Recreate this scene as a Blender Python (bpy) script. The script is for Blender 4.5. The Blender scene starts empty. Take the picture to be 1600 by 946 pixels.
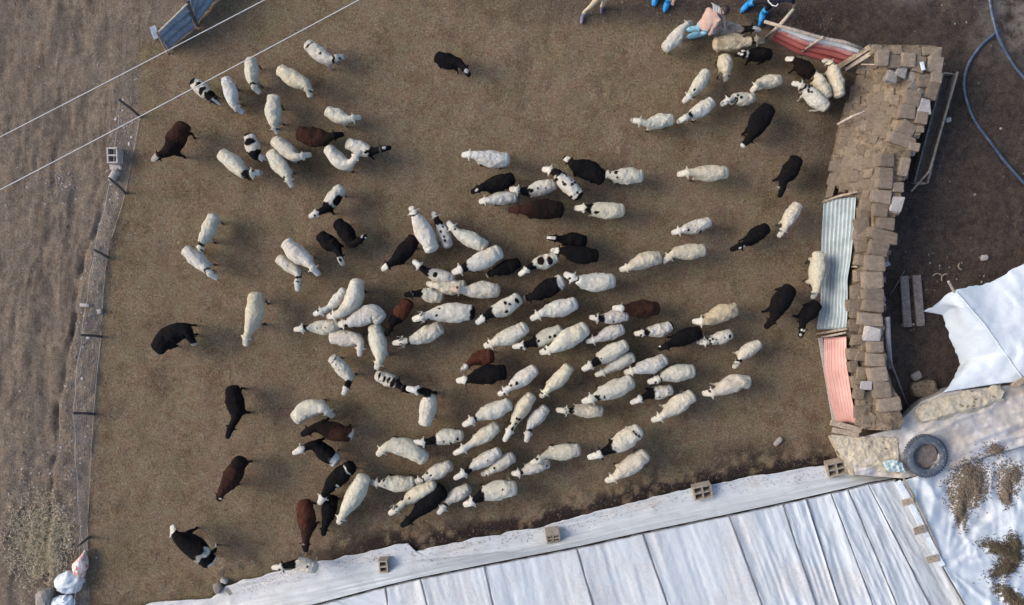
import bpy, bmesh, math, random
import numpy as np
from mathutils import Vector, Matrix
from mathutils.bvhtree import BVHTree

random.seed(7); rng = np.random.default_rng(11)
scene = bpy.context.scene
col = scene.collection

# ------------------------------------------------------------------ camera, sky, sun, exposure
H = 20.0                     # the camera hangs 20 m above the pen and looks straight down
S = 0.016                    # metres per photograph pixel on the ground
cam = bpy.data.cameras.new('camera'); cam_o = bpy.data.objects.new('camera', cam); col.objects.link(cam_o)
cam_o.location = (0, 0, H); cam_o.rotation_euler = (0, 0, 0)
cam.sensor_width = 36; cam.lens = 18 / (800 * S / H); cam.clip_end = 1000
scene.camera = cam_o
SUN_EL, SUN_AZ = math.radians(33), math.radians(172)        # azimuth measured from +X: the sun stands left of the picture
world = bpy.data.worlds.new('World'); scene.world = world; world.use_nodes = True
wn = world.node_tree.nodes; wl = world.node_tree.links
sky = wn.new('ShaderNodeTexSky'); sky.sky_type = 'NISHITA'; sky.sun_disc = False
sky.sun_elevation = SUN_EL; sky.sun_rotation = math.pi / 2 - SUN_AZ
sky.air_density = 1.0; sky.dust_density = 2.5; sky.ozone_density = 1.0
wl.new(sky.outputs[0], wn['Background'].inputs[0]); wn['Background'].inputs[1].default_value = 0.135
sun = bpy.data.lights.new('sun', 'SUN'); sun.energy = 1.25; sun.angle = math.radians(30); sun.color = (1.0, 0.93, 0.82)
sun_o = bpy.data.objects.new('sun', sun); col.objects.link(sun_o)
sd = Vector((math.cos(SUN_AZ) * math.cos(SUN_EL), math.sin(SUN_AZ) * math.cos(SUN_EL), math.sin(SUN_EL)))
sun_o.rotation_euler = sd.to_track_quat('Z', 'Y').to_euler(); sun_o.location = (-20, 3, 15)
vs = scene.view_settings
vs.view_transform = 'Standard'; vs.look = 'None'; vs.gamma = 1; vs.use_curve_mapping = False; vs.exposure = 1.1
scene.cycles.max_bounces = 6

# ------------------------------------------------------------------ helpers
def P(px, py, z=0.0):
    """world point at height z seen at photograph pixel (px, py)"""
    k = S * (H - z) / H
    return Vector(((px - 800) * k, (473 - py) * k, z))

def tag(o, label=None, cat=None, group=None, kind=None):
    if label: o['label'] = label
    if cat: o['category'] = cat
    if group: o['group'] = group
    if kind: o['kind'] = kind
    return o

def empty(name, loc=(0, 0, 0)):
    o = bpy.data.objects.new(name, None); col.objects.link(o); o.location = loc; o.empty_display_size = 0.2
    return o

def link(name, me, mat=None, parent=None, smooth=False):
    o = bpy.data.objects.new(name, me); col.objects.link(o)
    if mat and not me.materials: me.materials.append(mat)
    if smooth: me.shade_smooth()
    if parent:
        o.parent = parent
        if parent.parent: o.matrix_parent_inverse = Matrix.Translation(-(parent.parent.location + parent.location))
        else: o.matrix_parent_inverse = Matrix.Translation(-parent.location)
    return o

def mesh(name, v, f):
    me = bpy.data.meshes.new(name); me.from_pydata([tuple(p) for p in v], [], [tuple(q) for q in f]); me.update()
    return me

class MB:
    def __init__(s): s.v = []; s.f = []
    def box(s, a, b, w, h, up=Vector((0, 0, 1)), jit=0.0, taper=1.0):
        """bar from a to b, w wide, h high"""
        a = Vector(a); b = Vector(b); d = (b - a).normalized()
        x = d.cross(up); x = x.normalized() if x.length > 1e-5 else Vector((1, 0, 0)); y = x.cross(d)
        i = len(s.v)
        for p, t in ((a, 1), (b, taper)):
            for sx, sy in ((-1, -1), (1, -1), (1, 1), (-1, 1)):
                s.v.append(p + x * sx * w / 2 * t + y * sy * h / 2 * t + Vector([random.uniform(-jit, jit) for _ in range(3)]))
        s.f += [(i+3, i+2, i+1, i), (i+4, i+5, i+6, i+7)] + [(i+k, i+(k+1) % 4, i+4+(k+1) % 4, i+4+k) for k in range(4)]
        return s
    def tube(s, pts, r, n=6, cap=True):
        pts = [Vector(p) for p in pts]; rs = r if isinstance(r, (list, tuple)) else [r] * len(pts); base = len(s.v)
        for k, p in enumerate(pts):
            d = (pts[min(k+1, len(pts)-1)] - pts[max(k-1, 0)]).normalized()
            x = d.cross(Vector((0, 0, 1))); x = x.normalized() if x.length > 1e-4 else Vector((1, 0, 0)); y = d.cross(x)
            for j in range(n):
                a = 2 * math.pi * j / n; s.v.append(p + (x * math.cos(a) + y * math.sin(a)) * rs[k])
        for k in range(len(pts) - 1):
            for j in range(n):
                s.f.append((base+k*n+j, base+k*n+(j+1) % n, base+(k+1)*n+(j+1) % n, base+(k+1)*n+j))
        if cap:
            s.f.append(tuple(base+j for j in range(n))[::-1]); s.f.append(tuple(base+(len(pts)-1)*n+j for j in range(n)))
        return s
    def build(s, name, mat, parent=None, smooth=False):
        return link(name, mesh(name, s.v, s.f), mat, parent, smooth)

def curve_pts(ctrl, n):
    """Catmull-Rom through control points (any dimension), n samples evenly spread by chord length"""
    c = np.array([tuple(p) for p in ctrl], float)
    if len(c) == 2: t = np.linspace(0, 1, n)[:, None]; return c[0] * (1-t) + c[1] * t
    e = np.vstack([2*c[0]-c[1], c, 2*c[-1]-c[-2]]); out = []
    for i in range(len(c) - 1):
        p0, p1, p2, p3 = e[i:i+4]
        for t in np.linspace(0, 1, 24, endpoint=False):
            out.append(0.5*(2*p1+(p2-p0)*t+(2*p0-5*p1+4*p2-p3)*t*t+(3*p1-p0-3*p2+p3)*t**3))
    out.append(c[-1]); out = np.array(out)
    d = np.r_[0, np.cumsum(np.linalg.norm(np.diff(out, axis=0), axis=1))]
    q = np.linspace(0, d[-1], n)
    return np.stack([np.interp(q, d, out[:, k]) for k in range(out.shape[1])], 1)

def lin_pts(ctrl, n):
    c = np.array([tuple(p) for p in ctrl], float)
    d = np.r_[0, np.cumsum(np.linalg.norm(np.diff(c[:, :2], axis=0), axis=1))]; q = np.linspace(0, d[-1], n)
    return np.stack([np.interp(q, d, c[:, k]) for k in range(c.shape[1])], 1)

def _hash(ix, iy, iz, seed):
    n = (ix.astype(np.int64) * 374761393 + iy.astype(np.int64) * 668265263 + iz.astype(np.int64) * 2147483647 + seed * 974711) & 0xffffffff
    n = ((n ^ (n >> 13)) * 1274126177) & 0xffffffff
    return ((n ^ (n >> 16)) & 0xffff) / 65535.0
def noise(x, y, z=0.0, seed=0):
    x, y, z = np.broadcast_arrays(np.asarray(x, float), np.asarray(y, float), np.asarray(z, float))
    ix, iy, iz = np.floor(x), np.floor(y), np.floor(z); fx, fy, fz = x-ix, y-iy, z-iz
    fx = fx*fx*(3-2*fx); fy = fy*fy*(3-2*fy); fz = fz*fz*(3-2*fz); r = 0
    for a in (0, 1):
        for b in (0, 1):
            for c in (0, 1):
                r = r + _hash(ix+a, iy+b, iz+c, seed) * np.where(a, fx, 1-fx) * np.where(b, fy, 1-fy) * np.where(c, fz, 1-fz)
    return r * 2 - 1
def fbm(x, y, z=0.0, seed=0, octv=3):
    r = 0; a = 1.0
    for k in range(octv):
        r = r + a * noise(np.asarray(x) * 2**k, np.asarray(y) * 2**k, np.asarray(z) * 2**k, seed + k); a *= 0.5
    return r
def ridged(x, y, seed=0, octv=2):
    r = 0; a = 1.0
    for k in range(octv):
        r = r + a * (1 - np.abs(noise(x * 2**k, y * 2**k, 0, seed + k)) * 2.2); a *= 0.5
    return r
def sstep(a, b, x):
    t = np.clip((x - a) / (b - a), 0, 1); return t*t*(3-2*t)

def set_attr(me, name, arr, typ='FLOAT'):
    at = me.attributes.new(name, 'FLOAT_COLOR' if typ == 'C' else 'FLOAT', 'POINT')
    if typ == 'C':
        a = np.ones((len(me.vertices), 4), np.float32); a[:, :3] = arr; at.data.foreach_set('color', a.ravel())
    else: at.data.foreach_set('value', np.asarray(arr, np.float32).ravel())

def loft_mesh(name, rows, nu, nv, wr=None, smooth_rows=False, edge=0.0, seed=0, thick=0.0):
    """surface through rows of (px,py,z) photograph-plan points, given thickness and creased by wr(px,py,z)->dz"""
    R = np.stack([curve_pts(r, nu) if smooth_rows else lin_pts(r, nu) for r in rows])
    t = np.linspace(0, len(rows) - 1, nv); k = np.clip(t.astype(int), 0, len(rows) - 2); f = (t - k)[:, None, None]
    G = R[k] * (1 - f) + R[k+1] * f
    if edge:
        G[0, :, 1] += edge * fbm(G[0, :, 0] * .05, 0, 0, seed, 3); G[:, 0, 0] += edge * fbm(G[:, 0, 1] * .05, 3, 0, seed, 3)
    z = G[..., 2]
    if wr is not None: z = z + wr(G[..., 0], G[..., 1])
    kk = S * (H - z) / H
    V = np.stack([(G[..., 0] - 800) * kk, (473 - G[..., 1]) * kk, z], -1).reshape(-1, 3)
    F = []
    for j in range(nv - 1):
        for i in range(nu - 1):
            a = j * nu + i; F.append((a, a + nu, a + nu + 1, a + 1))
    n = len(V)
    if thick:
        V = np.vstack([V, V - [0, 0, thick]]); F += [tuple(n + q for q in f[::-1]) for f in F[:]]
        rim = [i for i in range(nu)] + [j*nu+nu-1 for j in range(1, nv)] + [(nv-1)*nu+i for i in range(nu-2, -1, -1)] + [j*nu for j in range(nv-2, 0, -1)]
        for a, b in zip(rim, rim[1:] + rim[:1]): F.append((a, b, n + b, n + a))
    return mesh(name, V, F)

# ------------------------------------------------------------------ materials
def new_mat(name):
    m = bpy.data.materials.new(name); m.use_nodes = True; nt = m.node_tree
    return m, nt, nt.nodes['Principled BSDF']
def N(nt, t, **kw):
    n = nt.nodes.new(t)
    for k, v in kw.items():
        if k.startswith('i_'):
            key = k[2:]; n.inputs[int(key) if key.isdigit() else key].default_value = v
        else: setattr(n, k, v)
    return n
def coords(nt, obj=True):
    return N(nt, 'ShaderNodeTexCoord').outputs['Object'] if obj else N(nt, 'ShaderNodeNewGeometry').outputs['Position']
def tex(nt, co, scale, detail=3, rough=0.6, dist=0.0):
    n = N(nt, 'ShaderNodeTexNoise', i_Scale=scale, i_Detail=detail, i_Roughness=rough, i_Distortion=dist); nt.links.new(co, n.inputs['Vector']); return n.outputs['Fac']
def ramp(nt, fac, stops):
    r = N(nt, 'ShaderNodeValToRGB'); el = r.color_ramp.elements
    while len(el) < len(stops): el.new(0.5)
    for e, (p, c) in zip(el, stops): e.position = p; e.color = (*c, 1) if len(c) == 3 else c
    nt.links.new(fac, r.inputs[0]); return r.outputs[0]
def mixc(nt, fac, a, b, mode='MIX'):
    m = N(nt, 'ShaderNodeMix', data_type='RGBA', blend_type=mode)
    for sock, v in ((m.inputs[0], fac), (m.inputs[6], a), (m.inputs[7], b)):
        if isinstance(v, (int, float)): sock.default_value = v
        elif isinstance(v, tuple): sock.default_value = (*v, 1)
        else: nt.links.new(v, sock)
    return m.outputs[2]
def bump(nt, bs, h, strength, dist):
    b = N(nt, 'ShaderNodeBump', i_Strength=strength, i_Distance=dist); nt.links.new(h, b.inputs['Height']); nt.links.new(b.outputs[0], bs.inputs['Normal'])
def grey(a, b): return [(a, (0, 0, 0)), (b, (1, 1, 1))]
def attr(nt, name, colr=False):
    a = N(nt, 'ShaderNodeAttribute', attribute_name=name); return a.outputs['Color' if colr else 'Fac']

def mottled(name, c1, c2, scale=6, rough=0.85, bscale=40, bstr=0.4, bdist=0.01, rand=0.0, obj=True, c3=None, s3=25, spec=0.3, metal=0.0, amt3=(0.5, 0.68)):
    m, nt, bs = new_mat(name); co = coords(nt, obj)
    c = ramp(nt, tex(nt, co, scale, 4, .65), [(0.32, c1), (0.68, c2)])
    if c3: c = mixc(nt, ramp(nt, tex(nt, co, s3, 3, .7), grey(*amt3)), c, c3)
    if rand:
        oi = N(nt, 'ShaderNodeObjectInfo'); v = N(nt, 'ShaderNodeMapRange', i_3=1-rand, i_4=1+rand); nt.links.new(oi.outputs['Random'], v.inputs[0])
        hs = N(nt, 'ShaderNodeHueSaturation'); nt.links.new(v.outputs[0], hs.inputs['Value']); nt.links.new(c, hs.inputs['Color']); c = hs.outputs[0]
    nt.links.new(c, bs.inputs['Base Color']); bs.inputs['Roughness'].default_value = rough
    bs.inputs['Specular IOR Level'].default_value = spec; bs.inputs['Metallic'].default_value = metal
    if bstr: bump(nt, bs, tex(nt, co, bscale, 4, .7), bstr, bdist)
    return m

def ground_material():
    m, nt, bs = new_mat('soil'); co = coords(nt, False)
    fine = tex(nt, co, 15, 4, .78); mid = tex(nt, co, 5.5, 4, .7); big = tex(nt, co, .9, 4, .6); grain = tex(nt, co, 75, 2, .8)
    # trampled dung floor of the pen
    fine2 = tex(nt, co, 24, 4, .8)
    pen = ramp(nt, fine2, [(.28, (.078, .055, .033)), (.45, (.182, .137, .089)), (.57, (.262, .205, .138)), (.74, (.47, .39, .28))])
    red = ramp(nt, fine2, [(.28, (.078, .044, .029)), (.5, (.210, .136, .090)), (.74, (.38, .268, .188))])
    pen = mixc(nt, ramp(nt, tex(nt, co, 3.4, 6, .75), grey(.42, .60)), pen, red)
    pen = mixc(nt, ramp(nt, big, grey(.42, .60)), pen, mixc(nt, 1.0, pen, (.93, .97, .86), 'MULTIPLY'))
    pen = mixc(nt, ramp(nt, tex(nt, co, 1.3, 7, .78), grey(.48, .66)), pen, mixc(nt, 1.0, pen, (.66, .61, .58), 'MULTIPLY'))
    pen = mixc(nt, ramp(nt, tex(nt, co, 8, 4, .7), grey(.60, .72)), pen, mixc(nt, 1.0, pen, (.50, .45, .42), 'MULTIPLY'))
    # dry lane outside on the left
    lane = ramp(nt, fine2, [(.28, (.098, .075, .057)), (.50, (.190, .152, .120)), (.74, (.325, .272, .222))])
    lane = mixc(nt, ramp(nt, mid, grey(.42, .66)), lane, mixc(nt, 1.0, lane, (.74, .71, .70), 'MULTIPLY'))
    lane = mixc(nt, ramp(nt, tex(nt, co, 1.4, 5, .7), grey(.42, .60)), lane, mixc(nt, 1.0, lane, (1.25, 1.20, 1.12), 'MULTIPLY'))
    mp = N(nt, 'ShaderNodeMapping'); mp.inputs['Rotation'].default_value = (0, 0, .16); mp.inputs['Scale'].default_value = (3.6, .55, 1); nt.links.new(co, mp.inputs['Vector'])
    stv = tex(nt, mp.outputs[0], 1.0, 7, .72, 1.1)
    lane = mixc(nt, ramp(nt, stv, grey(.50, .64)), lane, mixc(nt, 1.0, lane, (.70, .67, .66), 'MULTIPLY'))
    lane = mixc(nt, ramp(nt, stv, [(.36, (1, 1, 1)), (.46, (0, 0, 0))]), lane, mixc(nt, 1.0, lane, (1.16, 1.14, 1.12), 'MULTIPLY'))
    # damp yard on the right
    yard = ramp(nt, fine2, [(.28, (.037, .027, .022)), (.52, (.072, .054, .045)), (.76, (.135, .106, .090))])
    yard = mixc(nt, ramp(nt, mid, grey(.45, .65)), yard, mixc(nt, 1.0, yard, (.62, .60, .62), 'MULTIPLY'))
    yard = mixc(nt, ramp(nt, tex(nt, co, 1.1, 6, .72), grey(.42, .68)), yard, mixc(nt, 1.0, yard, (1.5, 1.42, 1.30), 'MULTIPLY'))
    # fresh dark dung along the sheet
    dung = ramp(nt, fine, [(.3, (.017, .011, .011)), (.55, (.036, .025, .022)), (.8, (.085, .064, .052))])
    # stony rubble strip by the fence
    rub = ramp(nt, fine2, [(.3, (.075, .062, .055)), (.52, (.16, .138, .122)), (.72, (.34, .30, .275))])
    c = mixc(nt, attr(nt, 'm_lane'), pen, lane); c = mixc(nt, attr(nt, 'm_yard'), c, yard)
    c = mixc(nt, attr(nt, 'm_dung'), c, dung); c = mixc(nt, attr(nt, 'm_rub'), c, rub)
    pm = N(nt, 'ShaderNodeMath', operation='MULTIPLY'); nt.links.new(attr(nt, 'm_pale'), pm.inputs[0]); nt.links.new(ramp(nt, tex(nt, co, 2.2, 6, .75), grey(.38, .56)), pm.inputs[1])
    c = mixc(nt, pm.outputs[0], c, ramp(nt, fine, [(.3, (.16, .135, .12)), (.7, (.30, .26, .235))]))
    nt.links.new(c, bs.inputs['Base Color']); bs.inputs['Roughness'].default_value = .95; bs.inputs['Specular IOR Level'].default_value = .15
    ad = N(nt, 'ShaderNodeMath', operation='ADD'); nt.links.new(fine, ad.inputs[0]); nt.links.new(grain, ad.inputs[1])
    bump(nt, bs, ad.outputs[0], 1.0, .05)
    return m

def wool_material():
    m, nt, bs = new_mat('wool'); co = coords(nt)
    c = attr(nt, 'coat', True)
    c = mixc(nt, ramp(nt, tex(nt, co, 9, 4, .7), grey(.35, .75)), c, mixc(nt, 1.0, c, (.93, .90, .85), 'MULTIPLY'))
    c = mixc(nt, ramp(nt, tex(nt, co, 21, 5, .8), grey(.46, .66)), c, mixc(nt, 1.0, c, (.79, .76, .71), 'MULTIPLY'))
    nt.links.new(c, bs.inputs['Base Color']); bs.inputs['Roughness'].default_value = .95; bs.inputs['Specular IOR Level'].default_value = .1
    
    bump(nt, bs, tex(nt, co, 17, 5, .8), 1.0, .075)
    return m

def plastic_material(name, base=(.66, .70, .745), dirt=(.33, .29, .26), amt=(.60, .80), rough=.52, attr_dirt=True, second=None):
    m, nt, bs = new_mat(name); co = coords(nt, False)
    c = ramp(nt, tex(nt, co, 1.3, 4, .6), [(.3, tuple(x * .90 for x in base)), (.7, base)])
    c = mixc(nt, ramp(nt, tex(nt, co, 14, 5, .75), grey(.55, .85)), c, tuple(x * .80 for x in base))
    if second: c = mixc(nt, ramp(nt, tex(nt, co, 2.6, 5, .7, .6), grey(.42, .62)), c, second)
    if attr_dirt:
        d = N(nt, 'ShaderNodeMath', operation='MULTIPLY'); nt.links.new(attr(nt, 'm_dirt'), d.inputs[0])
        nt.links.new(ramp(nt, tex(nt, co, 17, 4, .8), grey(amt[0]-.16, amt[1]-.16)), d.inputs[1])
        c = mixc(nt, d.outputs[0], c, dirt)
        d2 = N(nt, 'ShaderNodeMath', operation='MULTIPLY'); nt.links.new(attr(nt, 'm_dirt'), d2.inputs[0]); d2.inputs[1].default_value = .30
        c = mixc(nt, d2.outputs[0], c, (.46, .42, .39))
    nt.links.new(c, bs.inputs['Base Color']); bs.inputs['Roughness'].default_value = rough; bs.inputs['Specular IOR Level'].default_value = .4
    bump(nt, bs, tex(nt, co, 7, 5, .65, 1.4), .35, .04)
    return m

def striped_metal(name, c1, c2, rust=(.16, .09, .06), amt=.62):
    m, nt, bs = new_mat(name); co = coords(nt)
    c = ramp(nt, tex(nt, co, 3, 5, .7), [(.35, c1), (.65, c2)])
    c = mixc(nt, ramp(nt, tex(nt, co, 11, 5, .75), grey(amt, amt + .2)), c, rust)
    nt.links.new(c, bs.inputs['Base Color']); bs.inputs['Roughness'].default_value = .5; bs.inputs['Metallic'].default_value = .15
    bump(nt, bs, tex(nt, co, 20, 3, .6), .15, .01)
    return m

M = dict(
    soil=ground_material(), wool=wool_material(),
    adobe=mottled('adobe', (.160, .124, .094), (.265, .212, .165), 5, .95, 30, .8, .03, .22, True, (.10, .072, .052), 22, .1),
    adobe_face=mottled('adobe_face', (.172, .132, .095), (.295, .232, .170), 6, .95, 30, .9, .03, .20, True, (.085, .058, .04), 20, .1),
    mud=mottled('mud', (.125, .093, .064), (.25, .19, .133), 4, .97, 22, .9, .04, 0, False, (.055, .038, .028), 14, .1),
    palestone=mottled('pale_stone', (.27, .24, .225), (.40, .37, .35), 7, .9, 30, .6, .02, .12, True, (.24, .2, .18), 20, .2),
    stone=mottled('stone', (.16, .14, .125), (.30, .27, .245), 6, .9, 25, .6, .02, .3, True, (.10, .085, .075), 18, .2),
    block=mottled('concrete_block', (.22, .185, .15), (.34, .29, .24), 9, .95, 60, .7, .01, .1, True, (.13, .105, .085), 30, .1),
    paleblock=mottled('pale_concrete', (.30, .27, .25), (.44, .40, .37), 9, .95, 60, .6, .01, .1, True, (.2, .17, .15), 30, .1),
    wood=mottled('weathered_wood', (.20, .155, .115), (.36, .29, .22), 8, .85, 50, .5, .01, .15, True, (.11, .082, .06), 26, .2),
    palewood=mottled('pale_wood', (.27, .22, .17), (.42, .36, .30), 8, .8, 50, .4, .01, .1, True, (.2, .155, .12), 24, .2),
    greywood=mottled('grey_plank', (.115, .095, .085), (.20, .17, .155), 10, .9, 50, .5, .01, .12, True, (.06, .05, .045), 28, .2),
    darkwood=mottled('dark_trough', (.045, .034, .029), (.09, .070, .060), 5, .7, 30, .4, .01, 0, True, (.14, .11, .095), 22, .3),
    darkpost=mottled('dark_post', (.06, .05, .047), (.115, .098, .09), 12, .85, 40, .5, .01, .1, True, None, 20, .2),
    wire=mottled('galvanised_wire', (.15, .15, .16), (.26, .26, .275), 9, .55, 40, .1, .002, 0, False, None, 20, .5, .3),
    cable=mottled('cable', (.42, .40, .39), (.52, .50, .48), 3, .6, 60, .2, .002),
    hose=mottled('blue_hose', (.024, .038, .070), (.050, .075, .118), 4, .45, 30, .1, .004, 0, True, (.10, .11, .13), 9, .4),
    rubber=mottled('rubber', (.034, .043, .058), (.075, .088, .108), 5, .75, 50, .5, .01, 0, True, (.19, .20, .21), 14, .3, 0, (.56, .72)),
    pipe=mottled('grey_pipe', (.15, .135, .14), (.24, .22, .22), 8, .7, 30, .3, .01),
    galv=striped_metal('galvanised_sheet', (.22, .26, .265), (.36, .40, .40), (.15, .145, .135)),
    redsheet=striped_metal('faded_red_sheet', (.34, .165, .14), (.42, .235, .205), (.29, .22, .19), .55),
    bluesheet=striped_metal('weathered_blue_sheet', (.085, .145, .22), (.19, .25, .32), (.29, .28, .29), .47),
    film=plastic_material('white_film', (.445, .472, .50)),
    tarp=plastic_material('white_tarp', (.45, .49, .535), rough=.62),
    dusty=plastic_material('dusty_sheet', (.44, .43, .44), (.26, .225, .19), (.44, .62), .6, True, (.33, .30, .275)),
    plaster=mottled('mud_plaster', (.31, .265, .20), (.44, .385, .30), 4, .9, 24, .8, .03, 0, False, (.13, .10, .07), 5, .1, 0, (.60, .68)),
    bag=mottled('white_bag', (.42, .46, .50), (.56, .60, .63), 5, .4, 14, .5, .03, 0, True, (.40, .42, .45), 9, .4),
    redbag=mottled('red_white_bag', (.55, .52, .50), (.62, .58, .55), 3, .5, 14, .5, .03, 0, True, (.55, .12, .09), 2.2, .4, 0, (.50, .56)),
    bluebag=mottled('blue_print_bag', (.58, .62, .66), (.72, .75, .78), 4, .4, 14, .5, .03, 0, True, (.03, .12, .42), 3.0, .4, 0, (.56, .60)),
    straw=mottled('straw', (.26, .22, .145), (.42, .365, .25), 30, .9, 50, 0, 0, 0, False, (.15, .12, .075), 60, .1),
    drygrass=mottled('dry_grass', (.30, .265, .19), (.47, .43, .33), 30, .9, 50, 0, 0, 0, False, (.18, .15, .10), 12, .1),
    palegrass=mottled('pale_grass', (.42, .35, .235), (.58, .50, .36), 30, .9, 50, 0, 0, 0, False, (.26, .22, .14), 9, .1),
    clod=mottled('dung_clods', (.085, .064, .049), (.20, .16, .122), 20, .95, 60, .5, .01, 0, False, (.24, .2, .16), 45, .1, 0, (.6, .75)),
    hay=mottled('old_hay', (.055, .043, .028), (.14, .112, .075), 18, .95, 60, .5, .01, 0, False, (.30, .26, .17), 40, .1, 0, (.6, .75)),
    seam=mottled('seam_cord', (.13, .13, .14), (.23, .225, .23), 14, .8, 30, .2, .004, 0, False),
    teal=mottled('teal_scrap', (.25, .34, .345), (.36, .43, .43), 6, .6, 20, .3, .01),
    cover=mottled('blue_shoe_cover', (.010, .20, .50), (.035, .30, .62), 8, .4, 16, .8, .03),
    palecover=mottled('pale_blue_cover', (.16, .36, .46), (.26, .46, .54), 6, .45, 14, .8, .03),
    hair=mottled('dark_hair', (.016, .010, .011), (.035, .022, .022), 20, .6, 60, .5, .01),
    strap=mottled('grey_strap', (.40, .38, .38), (.55, .53, .53), 9, .7, 40, .2, .004),
    horn=mottled('horn', (.12, .10, .08), (.26, .23, .19), 12, .6, 50, .4, .005),
)

# ------------------------------------------------------------------ the ground: one sheet out to the horizon
fence_px = [(232, -60), (222, 120), (217, 183), (197, 303), (170, 404), (158, 527), (148, 648), (138, 760), (138, 840), (142, 946), (146, 1040)]
edge_px = [(60, 1000), (235, 943), (330, 934), (352, 914), (390, 905), (500, 878), (640, 850), (646, 860), (760, 838), (850, 822), (950, 795), (1080, 762), (1200, 740), (1300, 728), (1500, 690)]
def px_of(x, y): return x / S + 800, 473 - y / S
def fence_x(py): a = np.array(fence_px, float); return np.interp(py, a[:, 1], a[:, 0])
def bank_x(py): return np.interp(py, [-60, 180, 320, 420, 530, 640, 830, 946], [190, 172, 158, 128, 108, 92, 76, 70])
def yard_x(py): return np.interp(py, [-80, 40, 95, 130, 300, 480, 660, 760], [1080, 1180, 1350, 1345, 1330, 1350, 1370, 1400])
def edge_y(px): a = np.array(edge_px, float); return np.interp(px, a[:, 0], a[:, 1])
def ground_h(x, y):
    px, py = px_of(x, y)
    near = sstep(45, 20, np.abs(x)) * sstep(40, 15, np.abs(y))
    h = .018 * fbm(x * 2.2, y * 2.2, 0, 3, 3) + .007 * fbm(x * 9, y * 9, 0, 5, 2)
    fx = fence_x(py); bx = bank_x(py) + 4 * noise(py * .03, 0, 0, 8)
    lane = sstep(4, -4, px - bx)
    rut = px + py * .16 + 22 * fbm(py * .008, px * .006, 0, 4, 3)
    h = h + lane * (.030 * noise(rut * .055, py * .006, 0, 6) + .022 * noise(rut * .14, py * .02, 0, 9) + .02 * fbm(x * 4, y * 4, 0, 15, 3) - .02)
    lowr = sstep(290, 360, py)
    h = h - lowr * .07 * np.exp(-((px - bx) / 3.2) ** 2) * (1 + .8 * noise(py * .05, 1, 0, 3)) + (.06 + .05 * fbm(x * 3.3, y * 3.3, 0, 27, 3)) * sstep(0, 10, px - bx) * sstep(8, -8, px - fx) * lowr
    dy = edge_y(px) - py
    h = h + np.where(px < 1320, .045 * np.exp(-((dy - 26) / 13) ** 2) * (1 + .8 * fbm(x * 7, y * 7, 0, 21, 2)) - .06 * sstep(8, -6, dy), 0)
    yd = sstep(-10, 15, px - yard_x(py))
    h = h + yd * .05 * fbm(x * 1.6, y * 1.6, 0, 31, 3)
    return h * near
def axis(lo, hi, st): return np.r_[-400, -200, -100, -60, -40, -28, -20, np.arange(lo, hi, st), 20, 28, 40, 60, 100, 200, 400]
gx, gy = axis(-14.5, 14.5, .06), axis(-9.2, 9.4, .06)
X, Y = np.meshgrid(gx, gy); Z = ground_h(X, Y)
nx, ny = len(gx), len(gy)
gme = bpy.data.meshes.new('ground')
ii = (np.arange(ny - 1)[:, None] * nx + np.arange(nx - 1)[None]).ravel()
Fq = np.stack([ii, ii + 1, ii + nx + 1, ii + nx], 1)
gme.vertices.add(nx * ny); gme.vertices.foreach_set('co', np.stack([X, Y, Z], -1).astype(np.float32).ravel())
gme.loops.add(len(Fq) * 4); gme.loops.foreach_set('vertex_index', Fq.astype(np.int32).ravel())
gme.polygons.add(len(Fq)); gme.polygons.foreach_set('loop_start', np.arange(0, len(Fq) * 4, 4, dtype=np.int32)); gme.update(); gme.validate()
PX, PY = px_of(X, Y)
wob = 9 * fbm(X * 1.3, Y * 1.3, 0, 41, 3)
m_lane = sstep(10, -10, PX - fence_x(PY) + wob)
m_lane = np.maximum(m_lane, sstep(12, -25, PY - np.interp(PX, [-300, 200, 260, 420, 2000], [60, 90, 60, -40, -80]) + wob) * sstep(420, 300, PX))
m_yard = sstep(-14, 14, PX - yard_x(PY) + wob)
m_yard = np.maximum(m_yard, .75 * sstep(26, -16, PY - 26 + wob * 1.4) * sstep(640, 1000, PX))
dy = edge_y(PX) - PY
m_dung = sstep(.35, .75, .5 + .5 * fbm(X * 4.5, Y * 4.5, 0, 51, 5) + .55 * np.exp(-((dy - 4) / 24.) ** 2) - .18) * np.exp(-np.maximum(dy - 16, 0) / 26) * sstep(380, 620, PX) * sstep(1345, 1300, PX)
m_dung = np.maximum(m_dung, .95 * np.exp(-(((PX - 1185) / 95) ** 2 + ((PY - 720) / 30) ** 2)) * sstep(-.45, .3, fbm(X * 3, Y * 3, 0, 52, 4)))
m_dung = np.maximum(m_dung, .55 * np.exp(-(np.maximum(0, np.abs(PX - np.interp(PY, [90, 300], [1318, 1285])) / 26)) ** 2) * sstep(90, 140, PY) * sstep(310, 285, PY))
bx = bank_x(PY)
m_rub = sstep(-2, 10, PX - bx + wob * .6) * sstep(4, -14, PX - fence_x(PY) + wob * .6) * (.02 + .85 * sstep(.05, .6, fbm(X * 3.5, Y * 3.5, 0, 61, 4))) * (.3 + .7 * sstep(260, 340, PY))
m_pale = .8 * np.exp(-(((PX - 1600) / 90) ** 2 + ((PY - 25) / 70) ** 2)) * sstep(-.3, .4, fbm(X, Y, 0, 71, 3))
m_pale = np.maximum(m_pale, .4 * np.exp(-(((PX - 1440) / 60) ** 2 + ((PY + 2) / 16) ** 2)))
for nme, a in (('m_lane', m_lane), ('m_yard', m_yard), ('m_dung', m_dung), ('m_rub', m_rub), ('m_pale', m_pale)): set_attr(gme, nme, np.clip(a, 0, 1))
ground = link('ground', gme, M['soil'], None, True); tag(ground, kind='structure')
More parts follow.
